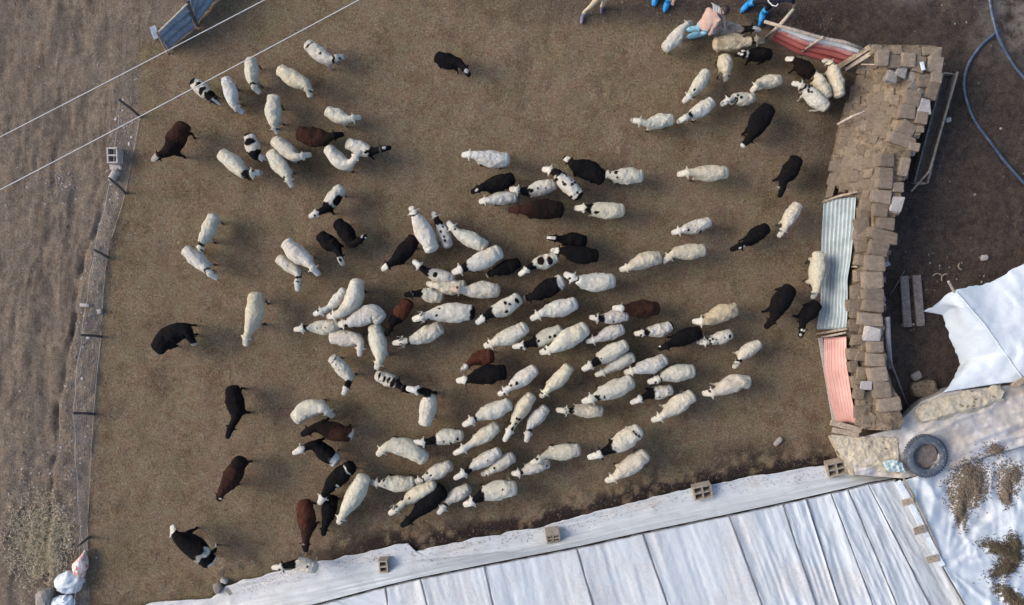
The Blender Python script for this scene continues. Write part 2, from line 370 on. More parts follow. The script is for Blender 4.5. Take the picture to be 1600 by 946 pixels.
def gz(x, y):
    i = min(max(int(np.searchsorted(gx, x)) - 1, 0), nx - 2); j = min(max(int(np.searchsorted(gy, y)) - 1, 0), ny - 2)
    u = (x - gx[i]) / (gx[i+1] - gx[i]); v = (y - gy[j]) / (gy[j+1] - gy[j])
    return float(Z[j, i] * (1-u) * (1-v) + Z[j, i+1] * u * (1-v) + Z[j+1, i] * (1-u) * v + Z[j+1, i+1] * u * v)
def G(px, py, dz=0.0):
    p = P(px, py, 0); p.z = gz(p.x, p.y) + dz; return p

# ------------------------------------------------------------------ pebbles, straw (uncountable)
def pebble_mesh(n, pos, smin, smax, name, mat, label, cat):
    b = MB()
    for k in range(n):
        x, y, sc = pos(); s = random.uniform(smin, smax) * sc * (1 if random.random() < .85 else 1.6); z = gz(x, y)
        ang = random.uniform(0, 6.28); ca, sa = math.cos(ang), math.sin(ang); i = len(b.v); e = random.uniform(.6, 1)
        for (u, v, w) in ((1, 0, 0), (.3, .9, .05), (-.8, .6, 0), (-.9, -.5, .05), (.2, -1, 0), (.4, .2, .7), (-.4, -.1, .65)):
            u += random.uniform(-.2, .2); v = v * e + random.uniform(-.15, .15)
            b.v.append(Vector((x + s * (u * ca - v * sa), y + s * (u * sa + v * ca), z + s * w * .8)))
        b.f += [(i, i+1, i+5), (i+1, i+2, i+6, i+5), (i+2, i+3, i+6), (i+3, i+4, i+6), (i+4, i, i+5, i+6)]
    o = b.build(name, mat); tag(o, label, cat, kind='stuff'); return o
def pos_left():
    r = random.random()
    if r < .55:
        py = random.uniform(120, 860); px = random.uniform(bank_x(py) + 2, fence_x(py) - 6)
        return (*P(px, py).xy, .9)
    if r < .66: px, py = random.gauss(92, 16), random.gauss(285, 26)
    elif r < .80: px, py = random.gauss(55, 28), random.gauss(735, 60)
    else: px, py = random.uniform(-60, 200), random.uniform(-20, 960)
    return (*P(px, py).xy, .8)
pebble_mesh(2300, pos_left, .010, .032, 'pebbles', M['stone'], 'loose pale pebbles on the lane and bank left of the wire fence', 'pebbles')
pebble_mesh(200, pos_left, .018, .040, 'pale_pebbles', M['palestone'], 'whitish stones scattered over the bank left of the wire fence', 'pebbles')
def pos_right():
    if random.random() < .45: px, py = random.gauss(1480, 40), random.gauss(425, 26)
    else: px, py = random.uniform(1400, 1640), random.uniform(0, 600)
    return (*P(px, py).xy, 1)
pebble_mesh(110, pos_right, .010, .028, 'yard_pebbles', M['stone'], 'small stones and crumbs on the dark yard beyond the mud brick wall', 'pebbles')

def blades(name, n, pos, mat, ln, w, lift):
    b = MB()
    for k in range(n):
        x, y, z = pos(); a = random.uniform(0, 6.28); l = random.uniform(*ln); d = Vector((math.cos(a), math.sin(a), random.uniform(0, lift))) * l
        p = Vector((x, y, z)); s = Vector((-math.sin(a), math.cos(a), 0)) * w; i = len(b.v)
        b.v += [p - s, p + s, p + d, p + d * .5 + Vector((0, 0, w * 1.4))]; b.f += [(i, i+1, i+3), (i+1, i+2, i+3), (i, i+3, i+2), (i, i+2, i+1)]
    return b.build(name, mat)
def pos_straw():
    while True:
        px, py = random.gauss(66, 25), random.gauss(846, 31)
        if px < 128 + (py < 840) * -10: break
    p = G(px, py); return p.x, p.y, p.z + random.uniform(0, .05)
tag(blades('dry_grass', 5500, pos_straw, M['palegrass'], (.04, .13), .0065, .6), 'tangle of dry pale grass behind the white bags', 'grass', kind='stuff')
def pos_litter():
    px, py = random.uniform(150, 1300), random.uniform(-20, 880)
    while px < fence_x(py) or py > edge_y(px) - 4: px, py = random.uniform(150, 1300), random.uniform(-20, 880)
    p = G(px, py); return p.x, p.y, p.z + .004
tag(blades('pen_litter', 15000, pos_litter, M['drygrass'], (.015, .055), .004, .25), 'bits of straw trodden over the brown pen floor', 'litter', kind='stuff')

def crumbs(name, n, smin, smax, mat, label):
    b = MB(); k = 0
    while k < n:
        px, py = random.uniform(140, 1345), random.uniform(-25, 945); p0 = P(px, py)
        if px < fence_x(py) + 3 or py > edge_y(px) - 3 or px > yard_x(py) - 4: continue
        if noise(p0.x * 1.5, p0.y * 1.5, 0, 77) < random.uniform(-1.1, .4): continue
        k += 1; s = random.uniform(smin, smax) * random.choice((.7, 1, 1, 1.3)); z = gz(p0.x, p0.y); i = len(b.v); a = random.uniform(0, 3.14); ca, sa = math.cos(a) * s, math.sin(a) * s; e = random.uniform(.5, 1)
        b.v += [Vector((p0.x + ca, p0.y + sa, z)), Vector((p0.x - ca, p0.y - sa, z)), Vector((p0.x - sa * e, p0.y + ca * e, z)), Vector((p0.x + sa * e, p0.y - ca * e, z)), Vector((p0.x, p0.y, z + s * .7))]
        b.f += [(i, i+2, i+4), (i+2, i+1, i+4), (i+1, i+3, i+4), (i+3, i, i+4)]
    tag(b.build(name, M[mat]), label, 'droppings', kind='stuff')
crumbs('dung_crumbs', 9000, .010, .026, 'clod', 'dark dung crumbs trodden into the pen floor')
# ------------------------------------------------------------------ rocks as single things
def rock_mesh(seed, sub=2, rough=.22):
    bm = bmesh.new(); bmesh.ops.create_icosphere(bm, subdivisions=sub, radius=1)
    for v in bm.verts:
        c = v.co; k = 1 + rough * float(fbm(c.x * 1.3 + seed, c.y * 1.3, c.z * 1.3, seed, 3)); v.co = c * k
        for ax in range(3): v.co[ax] = max(-.74, min(.74, v.co[ax]))
    me = bpy.data.meshes.new('stone'); bm.to_mesh(me); bm.free(); return me
def rock(px, py, sx, sy, sz, rz, mat, label, name='stone', cat='stone', z=None, seed=1):
    o = link(name, rock_mesh(seed), M[mat]); p = G(px, py) if z is None else P(px, py, z)
    o.location = p + Vector((0, 0, sz * .55)); o.scale = (sx / .74, sy / .74, sz / .74); o.rotation_euler = (random.uniform(-.1, .1), random.uniform(-.1, .1), rz)
    return tag(o, label, cat)
rock(343, 917, .11, .13, .10, .3, 'stone', 'grey angular stone at the left corner of the white sheet edge', seed=3)
rock(352, 906, .06, .09, .08, 1.2, 'palestone', 'small pale upright stone behind the grey corner stone on the sheet edge', seed=4)
rock(360, 923, .09, .12, .09, .8, 'stone', 'dark stone pressing down the left end of the white sheet', seed=5)
rock(338, 941, .14, .09, .08, .1, 'stone', 'lowest dark stone on the white sheet at the bottom picture edge', seed=6)
rock(1440, 607, .30, .20, .16, .2, 'mud', 'large rounded brown clod in the shade beside the draped tarp', seed=7, name='clod', cat='clod')
rock(1431, 588, .12, .10, .07, .5, 'stone', 'small grey stone lying above the large brown clod', seed=8)
rock(1215, 690, .06, .13, .05, -.7, 'stone', 'pale wedge stone on the dark dung near the corner', seed=9)
rock(1537, 403, .09, .07, .05, .1, 'palestone', 'small pale stone in the yard above the draped tarp', seed=10)
rock(1481, 188, .07, .06, .05, .3, 'palestone', 'white crumpled scrap lying beside the long trough', name='scrap', cat='scrap', seed=12)
rock(109, 852, .05, .04, .035, .3, 'palestone', 'single pale stone above the red and white bag', seed=13)
rock(136, 477, .045, .12, .05, 1.45, 'palestone', 'long white stone at the foot of the wire fence', seed=14)
rock(158, 487, .06, .06, .05, .2, 'stone', 'round grey stone beside the long white stone at the fence', seed=15)

# ------------------------------------------------------------------ hollow blocks
def hollow_block(px, py, L, W, Hh, rz, nxh, nyh, mat, label, z=None, tilt=(0, 0)):
    b = MB(); t = .032
    xs = np.linspace(-L/2 + t/2, L/2 - t/2, nxh + 1); ys = np.linspace(-W/2 + t/2, W/2 - t/2, nyh + 1)
    for y in ys: b.box((-L/2, y, Hh/2), (L/2, y, Hh/2), t, Hh, jit=.003)
    for x in xs:
        for k in range(nyh): b.box((x, ys[k] + t/2 + .001, Hh/2 - .002), (x, ys[k+1] - t/2 - .001, Hh/2 - .002), t, Hh - .008, jit=.002)
    b.box((-L/2 + .01, 0, .02), (L/2 - .01, 0, .02), W - .02, .024)
    o = b.build('hollow_block', M[mat]); o.location = G(px, py) if z is None else P(px, py, z); o.rotation_euler = (tilt[0], tilt[1], rz)
    return tag(o, label, 'block', 'hollow building blocks')
hollow_block(1095, 764, .46, .36, .20, .22, 2, 2, 'block', 'hollow block with four holes at the middle of the sheet edge', .10, (.25, 0))
hollow_block(862, 829, .34, .26, .28, .12, 2, 2, 'block', 'small hollow block on the sheet edge below the largest cluster of sheep', .10, (.55, .05))
hollow_block(602, 879, .22, .32, .22, .05, 1, 2, 'block', 'small upright hollow block at the left part of the sheet edge', .10, (.2, -.1))
hollow_block(1303, 727, .46, .36, .22, .25, 2, 2, 'block', 'hollow block beside the yellowish plaster corner', .12, (.25, -.1))
hollow_block(184, 246, .26, .38, .30, .04, 1, 2, 'paleblock', 'pale hollow block with two holes against the wire fence')
jug = MB(); jug.tube([(-.16, 0, .09), (-.13, 0, .09), (-.08, .01, .1), (.02, 0, .1), (.10, -.01, .09), (.15, 0, .085), (.17, 0, .08), (.22, 0, .08)], [.03, .085, .10, .09, .10, .08, .03, .028], 10)
jo = jug.build('plastic_jug', M['paleblock'], smooth=True); jo.location = G(181, 276); jo.rotation_euler = (0, 0, 1.15); tag(jo, 'crumpled whitish jug lying below the two hole block', 'jug')
sl = MB(); sl.box((-.14, 0, .05), (.14, .02, .06), .11, .09, jit=.015); so = sl.build('stone', M['palestone']); so.location = G(183, 263); tag(so, 'small pale slab between the two hole block and the jug', 'stone')

# ------------------------------------------------------------------ wire fence on the left
fence = empty('wire_fence', G(158, 527)); tag(fence, 'low wire netting fence on leaning dark posts along the left side of the pen', 'fence')
posts = [((219, 184), (187, 157)), ((196, 304), (172, 280)), ((169, 404), (147, 391)), ((158, 527), (127, 524)), ((148, 648), (115, 646)), ((138, 840), (124, 852)), ((142, 960), (112, 975))]
fh = .95
for (b0, t0) in posts:
    a = G(*b0, -.1); t = P(*t0, fh)
    MB().tube([a, a.lerp(t, .5) + Vector((.01, .01, 0)), t + (t - a) * .06], [.036, .033, .030], 8).build('post', M['darkpost'], fence)
bp = [G(*p[0], .02) for p in posts]; tp = [P(*p[1], fh) for p in posts]
def along(ps, n): return curve_pts(ps, n)
nW = 230; lo = along(bp, nW); hi = along(tp, nW); net = MB(); rows_n = 9
sagn = .035 * noise(np.arange(nW) * .08, 0, 0, 5)
gridp = [[Vector(lo[i] * (1 - r / rows_n) + hi[i] * (r / rows_n)) + Vector((float(sagn[i]) * math.sin(math.pi * r / rows_n), 0, -.06 * math.sin(i * .16) ** 2 * r / rows_n)) for i in range(nW)] for r in range(rows_n + 1)]
for r in range(rows_n + 1): net.tube(gridp[r][::2], (.0017 if 0 < r < rows_n else .006), 3, False)
for i in range(0, nW, 3): net.tube([gridp[r][i] for r in range(0, rows_n + 1, 3)], .0017, 3, False)
tag(net.build('netting', M['wire'], fence), kind='stuff')
# ------------------------------------------------------------------ overhead cables
for a, b, lab in (((0, 215), (415, 0), 'upper of the two pale overhead cables crossing the top left corner'), ((0, 298), (563, 0), 'lower of the two pale overhead cables crossing the top left corner')):
    za = 6.0; A = P(*a, za); B = P(*b, za); d = (B - A); pts = []
    for t in np.linspace(-3.5, 4.5, 60):
        p = A + d * t; p.z += .0035 * ((t - .5) * d.length) ** 2 * .6; pts.append(p)
    tag(MB().tube(pts, .0085, 6).build('overhead_cable', M['cable'], None, True), lab, 'cable', 'overhead cables')

# ------------------------------------------------------------------ corrugated and cloth panels
def corrugated(rows, nwave, amp, name, mat, parent, nu=None, nv=24, seed=0, dent=.02, thick=.004):
    """rows run along the height; waves run across the row direction"""
    nu = nu or nwave * 6
    R = np.stack([curve_pts(r, nu) for r in rows]); t = np.linspace(0, len(rows) - 1, nv); k = np.clip(t.astype(int), 0, len(rows) - 2); f = (t - k)[:, None, None]
    Gp = R[k] * (1 - f) + R[k+1] * f
    du = np.gradient(Gp, axis=1); dv = np.gradient(Gp, axis=0); nn = np.cross(du, dv); nn /= np.linalg.norm(nn, axis=-1, keepdims=True) + 1e-9
    nn *= np.sign(nn[..., 2:3] + 1e-9)
    w = amp * np.sin(np.linspace(0, nwave * 2 * math.pi, nu))[None] + dent * fbm(Gp[..., 0] * 1.7, Gp[..., 1] * 1.7, 0, seed, 2)
    V = Gp + nn * w[..., None]; V = np.vstack([V.reshape(-1, 3), (V - nn * thick).reshape(-1, 3)]); n = nu * nv; F = []
    for j in range(nv - 1):
        for i in range(nu - 1):
            a = j * nu + i; F.append((a, a+1, a+nu+1, a+nu)); F.append((n+a, n+a+nu, n+a+nu+1, n+a+1))
    for i in range(nu - 1): F += [(i, n+i, n+i+1, i+1), ((nv-1)*nu+i, (nv-1)*nu+i+1, n+(nv-1)*nu+i+1, n+(nv-1)*nu+i)]
    for j in range(nv - 1): F += [(j*nu, (j+1)*nu, n+(j+1)*nu, n+j*nu), (j*nu+nu-1, n+j*nu+nu-1, n+(j+1)*nu+nu-1, (j+1)*nu+nu-1)]
    return link(name, mesh(name, V, F), mat, parent, True)

# galvanised sheet leaning on the wall: rows go north to south, each runs from its foot on the ground to its top edge
g = empty('metal_sheet', G(1285, 410)); tag(g, 'silver corrugated metal sheet leaning against the mud brick wall', 'metal sheet')
zt = .80
corrugated([[P(1287, 312, .03), P(1311, 310, zt * .5), P(1336, 308, zt)], [P(1284, 380, .03), P(1308, 380, zt * .5), P(1331, 378, zt)],
            [P(1284, 440, .03), P(1304, 440, zt * .5), P(1324, 440, zt)], [P(1278, 515, .03), P(1300, 515, zt * .5), P(1322, 514, zt)]], 8, .034, 'sheet', M['galv'], g, 80, 50, 3, .03)
MB().tube([P(1285, 316, .05), P(1310, 307, .45), P(1340, 300, .85)], [.03, .036, .028], 7).build('edge_pole', M['wood'], g, True)
MB().tube([P(1330, 417, .7), P(1340, 417, .8)], .022, 6).build('peg', M['palewood'], g)
g = empty('metal_sheet', G(1290, 590)); tag(g, 'faded red corrugated sheet leaning against the lower end of the mud brick wall', 'metal sheet')
corrugated([[P(1287, 528, .08), P(1306, 527, zt * .5), P(1322, 526, zt)], [P(1288, 580, .08), P(1306, 580, zt * .5), P(1324, 578, zt)],
            [P(1297, 625, .08), P(1314, 624, zt * .5), P(1331, 622, zt)], [P(1307, 662, .08), P(1322, 660, zt * .5), P(1340, 664, zt)]], 7, .018, 'sheet', M['redsheet'], g, 56, 40, 4, .02)
MB().box(P(1281, 528, .05), P(1305, 662, .06), .10, .05, jit=.01).build('foot_strip', M['paleblock'], g)
b = MB().tube([P(1276, 522, .06), P(1300, 518, .5), P(1324, 514, .9)], [.03, .035, .03], 7); b.build('edge_pole', M['wood'], g, True)
MB().tube([P(1284, 527, .10), P(1302, 524, .5), P(1322, 520, .9)], [.026, .03, .026], 7).build('edge_pole', M['palewood'], g, True)
for k, (a, b2, w) in enumerate((((1298, 660), (1346, 672), .13), ((1300, 672), (1342, 680), .12))):
    o = MB().box(P(*a, .60 + .05 * (1 - k)), P(*b2, .70 + .05 * (1 - k)), w, .045, jit=.012).build('plank', M['wood']); tag(o, ('upper', 'lower')[k] + ' weathered plank of the pair under the red sheet end', 'plank', 'planks at the wall corner')

# red and white panel fence at the top right
g = empty('panel_fence', G(1255, 82)); tag(g, 'red and white cloth panel on a pale pole frame at the top right', 'fence')
m, nt, bs = new_mat('red_white_cloth'); co = coords(nt, False)
sp = N(nt, 'ShaderNodeSeparateXYZ'); at = attr(nt, 'band'); nz = tex(nt, co, 5, 4, .7)
ad = N(nt, 'ShaderNodeMath', operation='MULTIPLY_ADD', i_1=.35); nt.links.new(nz, ad.inputs[0]); nt.links.new(at, ad.inputs[2])
c = ramp(nt, ad.outputs[0], [(.10, (.14, .10, .10)), (.30, (.36, .075, .065)), (.78, (.42, .13, .11)), (.90, (.50, .49, .48))])
c = mixc(nt, ramp(nt, tex(nt, co, 14, 4, .8), grey(.6, .72)), c, (.17, .12, .12)); nt.links.new(c, bs.inputs['Base Color']); bs.inputs['Roughness'].default_value = .7
pan = corrugated([[P(1206, 62, .02), P(1212, 49, .45), P(1217, 38, .88)], [P(1252, 86, .02), P(1258, 69, .45), P(1262, 53, .88)],
                  [P(1294, 97, .02), P(1302, 79, .45), P(1308, 64, .88)], [P(1325, 104, .02), P(1338, 90, .45), P(1345, 74, .88)]], 4, .022, 'panel', m, g, 30, 60, 6, .05)
nvv = len(pan.data.vertices) // 2; bv = np.tile(np.linspace(0, 1, 30), nvv // 30); set_attr(pan.data, 'band', np.r_[bv, bv])
MB().tube([P(1194, 34, .92), P(1240, 47, .93), P(1285, 60, .92), P(1318, 66, .90), P(1346, 76, .9)], [.040, .045, .042, .045, .045], 7).build('top_rail', M['palewood'], g, True)
MB().tube([P(1240, 14, 1.15), P(1222, 36, .98), P(1196, 60, .05)], [.035, .045, .038], 7).build('post', M['palewood'], g, True)
MB().tube([P(1286, 58, 1.0), P(1268, 70, .55), P(1249, 84, .02)], [.035, .035, .028], 7).build('post', M['palewood'], g, True)
MB().box(P(1360, 73, 1.0), P(1312, 104, .05), .11, .07, jit=.012).build('post', M['wood'], g)
MB().box(P(1370, 78, 1.05), P(1322, 108, .05), .10, .08, jit=.01).build('post', M['palewood'], g)

# weathered blue panel at the top left
g = empty('panel_fence', G(262, 82)); tag(g, 'weathered blue metal panel on a thin pole frame in the top left corner', 'fence')
corrugated([[P(264, 79, .02), P(256, 66, .42), P(248, 52, .85)], [P(284, 62, .02), P(277, 46, .42), P(270, 28, .85)], [P(303, 44, .02), P(298, 24, .42), P(293, 6, .85)]], 3, .025, 'panel', M['bluesheet'], g, 24, 40, 8, .05)
corrugated([[P(309, 36, .02), P(303, 19, .42), P(297, 2, .85)], [P(330, 6, .02), P(318, -8, .42), P(308, -20, .85)], [P(372, -34, .02), P(352, -52, .42), P(335, -70, .85)]], 3, .025, 'panel', M['bluesheet'], g, 24, 40, 9, .05)
MB().tube([P(246, 52, .90), P(270, 29, .91), P(294, 5, .90)], .028, 6).build('top_rail', M['palewood'], g)
MB().tube([P(244, 50, .95), P(254, 68, .45), P(262, 84, 0)], .024, 6).build('post', M['wood'], g)
MB().tube([P(292, 0, 1.0), P(299, 20, .5), P(308, 40, 0)], .05, 7).build('post', M['darkpost'], g)
MB().tube([P(306, -22, .90), P(335, -72, .90)], .028, 6).build('top_rail', M['palewood'], g)
o = MB().box(P(232, 38, .28), P(240, 56, .25), .17, .02, jit=.02).build('plastic_scrap', M['bluesheet']); o.location.z -= .2; tag(o, 'small faded blue scrap on the ground left of the blue panel', 'scrap')

# ------------------------------------------------------------------ the mud brick wall
wall = empty('mud_brick_wall', G(1360, 480)); tag(wall, 'crumbling mud brick wall along the right side of the pen', 'wall')
ZT = 1.08
st = [(70, 1364, 1374, 1468), (95, 1348, 1425, 1474), (120, 1338, 1428, 1470), (160, 1320, 1412, 1455), (200, 1308, 1405, 1440), (240, 1300, 1378, 1428), (285, 1294, 1372, 1412), (318, 1330, 1362, 1406),
      (360, 1336, 1362, 1398), (420, 1333, 1353, 1384), (480, 1328, 1347, 1382), (540, 1329, 1356, 1384), (590, 1333, 1360, 1392), (630, 1342, 1368, 1408), (660, 1350, 1366, 1414), (672, 1354, 1368, 1412)]
sta = np.array(st, float); ys = np.linspace(70, 672, 90)
V = []; F = []
for j, py in enumerate(ys):
    bi, ti, to = (np.interp(py, sta[:, 0], sta[:, k]) for k in (1, 2, 3)); low = float(sstep(300, 320, py))
    prof = [(bi, -.05), (bi + .04 * (ti - bi), .18 + .42 * low), (bi + .3 * (ti - bi), .36 + .36 * low), (bi + .6 * (ti - bi), .62 + .18 * low), (ti - 2, .88), (ti + 3, ZT - .06), ((ti + to) / 2, ZT - .05), (to - 3, ZT - .06), (to - 2, .6), (to + 2, .25), (to + 6, -.05)]
    for i, (px, z) in enumerate(prof):
        if i > 7: base = P(to - 3, py, ZT - .06); p = Vector((base.x + (.02, .05, .10)[i-8], base.y, z))
        else: p = P(px, py, z)
        nsz = float(fbm(px * .09, py * .09, z * 3, 13, 3)); V.append(p + Vector((.03 * nsz, 0, .07 * nsz * (0 < i < 9))))
n = 11
for j in range(len(ys) - 1):
    for i in range(n - 1): a = j * n + i; F.append((a, a + 1, a + n + 1, a + n))
F += [tuple(range(n))[::-1], tuple(range((len(ys)-1)*n, len(ys)*n))]
link('mud_core', mesh('mud_core', V, F), M['mud'], wall)

def brick_mesh(seed, jit=.16):
    r = random.Random(seed); bm = bmesh.new(); bmesh.ops.create_cube(bm, size=1)
    for v in bm.verts: v.co += Vector([r.uniform(-jit, jit) * .55 for _ in range(3)])
    bmesh.ops.bevel(bm, geom=bm.edges[:], offset=.075, segments=1, affect='EDGES', profile=.5)
    for v in bm.verts: v.co += Vector([r.uniform(-.03, .03) for _ in range(3)])
    me = bpy.data.meshes.new('brick'); bm.to_mesh(me); bm.free(); return me
BR = {k: [brick_mesh(100 + i + 31 * q, jit) for i in range(10)] for q, (k, jit) in enumerate((('adobe', .12), ('adobe_face', .20), ('palestone', .30), ('stone', .28)))}
for k, l in BR.items():
    for me in l: me.materials.append(M[k])
def brick(px, py, z, w, h, t, rot=0, mat='adobe', tilt=0.0, nm='brick'):
    """w, h in photograph pixels; z is the top face height"""
    o = bpy.data.objects.new(nm, random.choice(BR[mat])); col.objects.link(o); k = S * (H - z) / H
    o.parent = wall; c = P(px, py, z); c.z = z - t / 2; o.location = c - wall.location
    o.scale = (w * k * 1.06, h * k * 1.06, t); o.rotation_euler = (random.uniform(-.05, .05), -tilt + random.uniform(-.05, .05), math.radians(rot) + random.uniform(-.05, .05)); return o
top = [(1462, 100, 24, 24, -15), (1464, 121, 18, 16, -10), (1458, 141, 17, 27, -18), (1426, 153, 24, 22, -12), (1419, 174, 23, 21, -5), (1441, 184, 19, 18, -10), (1444, 126, 19, 18, 0),
       (1418, 201, 25, 21, -30), (1411, 219, 42, 17, -20), (1438, 202, 12, 10, 0), (1429, 229, 15, 12, -10), (1386, 250, 23, 19, 0), (1414, 261, 15, 28, -15), (1384, 270, 24, 15, -5), (1384, 286, 24, 17, -8),
       (1404, 293, 18, 15, 0), (1378, 307, 30, 20, -8), (1377, 328, 24, 19, -5), (1385, 349, 27, 18, -8), (1381, 368, 44, 17, -15), (1374, 389, 31, 22, -10), (1369, 412, 29, 23, -4), (1366, 438, 30, 26, -2),
       (1366, 460, 32, 17, -4), (1366, 478, 31, 17, -6), (1362, 500, 36, 19, -4), (1370, 543, 23, 17, 0), (1370, 563, 27, 19, 0), (1374, 586, 28, 23, 4), (1380, 610, 26, 24, 6), (1391, 632, 34, 20, 10), (1400, 96, 20, 20, 0), (1420, 93, 22, 20, -6), (1438, 100, 16, 24, -15), (1380, 90, 20, 22, 0)]
for (px, py, w, h, r) in top: brick(px, py, ZT + .06 + random.uniform(-.03, .04), w, h, .15, r)
for (px, py, w, h) in ((1446, 165, 19, 22), (1402, 320, 15, 22), (1365, 523, 25, 21), (1354, 603, 15, 14)): brick(px, py, ZT + .07, w, h, .16, -10, 'palestone', nm='stone')
inner = [(1346, 407), (1344, 431), (1341, 458), (1347, 384), (1349, 367), (1349, 352), (1336, 477), (1338, 489), (1337, 509), (1341, 532), (1335, 554), (1349, 557), (1334, 573), (1348, 584), (1339, 596), (1355, 620), (1343, 613), (1350, 645), (1362, 640), (1350, 334), (1356, 320), (1346, 631), (1352, 470), (1352, 510), (1353, 540)]
for (px, py) in inner: brick(px, py, .96 + random.uniform(-.08, .03), random.uniform(14, 22), random.uniform(14, 21), .16, random.uniform(-12, 12), 'adobe_face')
for k in range(16): brick(1371 + (k - 8) * 3.0 + random.uniform(-2, 2), 655 + random.uniform(-8, 10), .98 + random.uniform(-.05, .05), random.uniform(9, 15), random.uniform(9, 14), .16, random.uniform(-30, 30), 'adobe_face')
# slumped stepped face of the upper part
for r in range(8):
    t = (r + .5) / 8.0; py = 88 + (r % 2) * 8
    while py < 306:
        bi, ti = np.interp(py, sta[:, 0], sta[:, 1]), np.interp(py, sta[:, 0], sta[:, 2])
        bi = min(bi, np.interp(py, [70, 300, 320], [1364, 1292, 1296]))
        hh = random.uniform(13, 23); w = (ti - bi) / 8.0 * random.uniform(.95, 1.15); px = bi + t * (ti - bi) + random.uniform(-1.2, 1.2)
        zc_ = np.interp(t, [0, .04, .3, .6, .96, 1], [0, .18, .36, .62, .88, 1.0])
        if random.random() > .20 and not (py > 292 and px < 1340):
            brick(px, py + hh / 2, zc_ + random.uniform(.0, .055), w * random.uniform(.85, 1.3), hh * random.uniform(.8, 1.15), .17, -13 + random.uniform(-13, 13), random.choice(('adobe_face', 'adobe_face', 'adobe_face', 'adobe')), tilt=.50 + random.uniform(-.1, .1))
        py += hh * random.uniform(.96, 1.06)
for (px, py) in ((1410, 110), (1430, 118), (1395, 118), (1440, 150), (1432, 135)): brick(px, py, ZT + random.uniform(-.08, .03), 17, 16, .16, random.uniform(-30, 30), 'stone')
for px in range(1372, 1466, 15): brick(px + random.uniform(-2, 2), 79 + random.uniform(-2, 3), ZT + random.uniform(-.02, .04), 15, 14, .15, random.uniform(-10, 10), 'adobe_face')
for k in range(22):
    py = random.uniform(180, 500); to = np.interp(py, sta[:, 0], sta[:, 3]); brick(to - random.uniform(0, 5), py, ZT - random.uniform(0, .25), random.uniform(6, 11), random.uniform(6, 12), .12, random.uniform(0, 90), random.choice(['stone', 'adobe', 'palestone']), nm='stone')
# courses of the inner face and of the outer face (partly behind the metal sheets)
for py in np.arange(325, 660, 19):
    bi = np.interp(py, sta[:, 0], sta[:, 1])
    for c in range(2): brick(bi + 5 + c, py + random.uniform(-3, 3) + 7 * c, .42 + .30 * c, 12, 17, .22, random.uniform(-6, 6), 'adobe_face')
o = MB().tube([P(1308, 195, .42), P(1330, 183, .62), P(1352, 174, .80)], [.028, .034, .022], 6).build('stick', M['palewood'], None, True); tag(o, 'pale broken stick lying on the slumped wall face', 'stick')
o = MB().tube([P(1345, 101, .75), P(1390, 101, .99), P(1432, 99, 1.18)], [.016, .018, .014], 6).build('stick', M['wood'], None, True); tag(o, 'thin straight stick across the top end of the mud wall', 'stick')
o = MB().box(P(1440, 97, ZT + .13), P(1443, 110, ZT + .13), .07, .05, jit=.008).build('plastic_bottle', M['bag']); tag(o, 'small bright white bottle on the top end of the mud wall', 'bottle')

# ------------------------------------------------------------------ trough, planks, pipe, hoses in the yard
tr = empty('feed_trough', G(1455, 205)); tag(tr, 'long dark wooden trough lying against the outer side of the mud wall', 'trough')
a0, a1, b0, b1 = P(1470, 116, .16), P(1425, 286, .16), P(1488, 118, .16), P(1445, 288, .16)
MB().box((a0 + b0) / 2 - Vector((0, 0, .08)), (a1 + b1) / 2 - Vector((0, 0, .08)), .27, .04, jit=.004).build('floor_board', M['darkwood'], tr)
MB().box(a0 + Vector((0, 0, .03)), a1 + Vector((0, 0, .03)), .035, .22, jit=.004).build('side_board', M['greywood'], tr)
MB().box(b0 + Vector((0, 0, .03)), b1 + Vector((0, 0, .03)), .045, .22, jit=.004).build('side_board', M['greywood'], tr)
for p, q in ((a0, b0), (a1, b1)): MB().box(p.lerp(q, .1) + Vector((0, 0, .02)), p.lerp(q, .9) + Vector((0, 0, .02)), .035, .18, jit=.004).build('end_board', M['wood'], tr)
o = MB().tube([P(1496, 113, .34), P(1474, 190, .33), P(1452, 268, .32), P(1424, 299, .30)], [.034, .032, .030, .026], 6).build('pole', M['wood'], None, True); tag(o, 'thin bare pole lying along the outer edge of the long trough', 'pole')
for (a, b, lab) in (((1410, 432), (1416, 511), 'left grey plank of the pair lying behind the mud wall'), ((1428, 431), (1436, 509), 'right grey plank of the pair lying behind the mud wall')):
    o = MB().box(G(*a, .09), G(*b, .09), .20, .05, jit=.006).build('plank', M['greywood']); tag(o, lab, 'plank', 'grey planks in the yard')
o = MB().box(G(1408, 508, .04), G(1428, 507, .04), .05, .06, jit=.004).build('batten', M['wood']); tag(o, 'short batten under the lower ends of the two grey planks', 'batten')
o = MB().tube([P(1385, 496, .95), P(1386, 500, .95), P(1388, 540, .85), P(1391, 575, .7)], [.085, .07, .066, .06], 10).build('pipe', M['pipe'], None, True); tag(o, 'short grey pipe lying along the outer edge of the mud wall', 'pipe')
o = MB().tube([P(1392, 566, .85), P(1406, 603, .5), P(1420, 638, .08)], [.022, .024, .02], 6).build('stick', M['greywood'], None, True); tag(o, 'thin grey stick leaning from the pipe down to the tarp', 'stick')
o = MB().tube([G(1390, 462, .05), G(1398, 447, .07), G(1412, 424, .05)], .014, 5).build('stick', M['greywood'], None, True); tag(o, 'thin dark stick between the mud wall and the grey planks', 'stick')
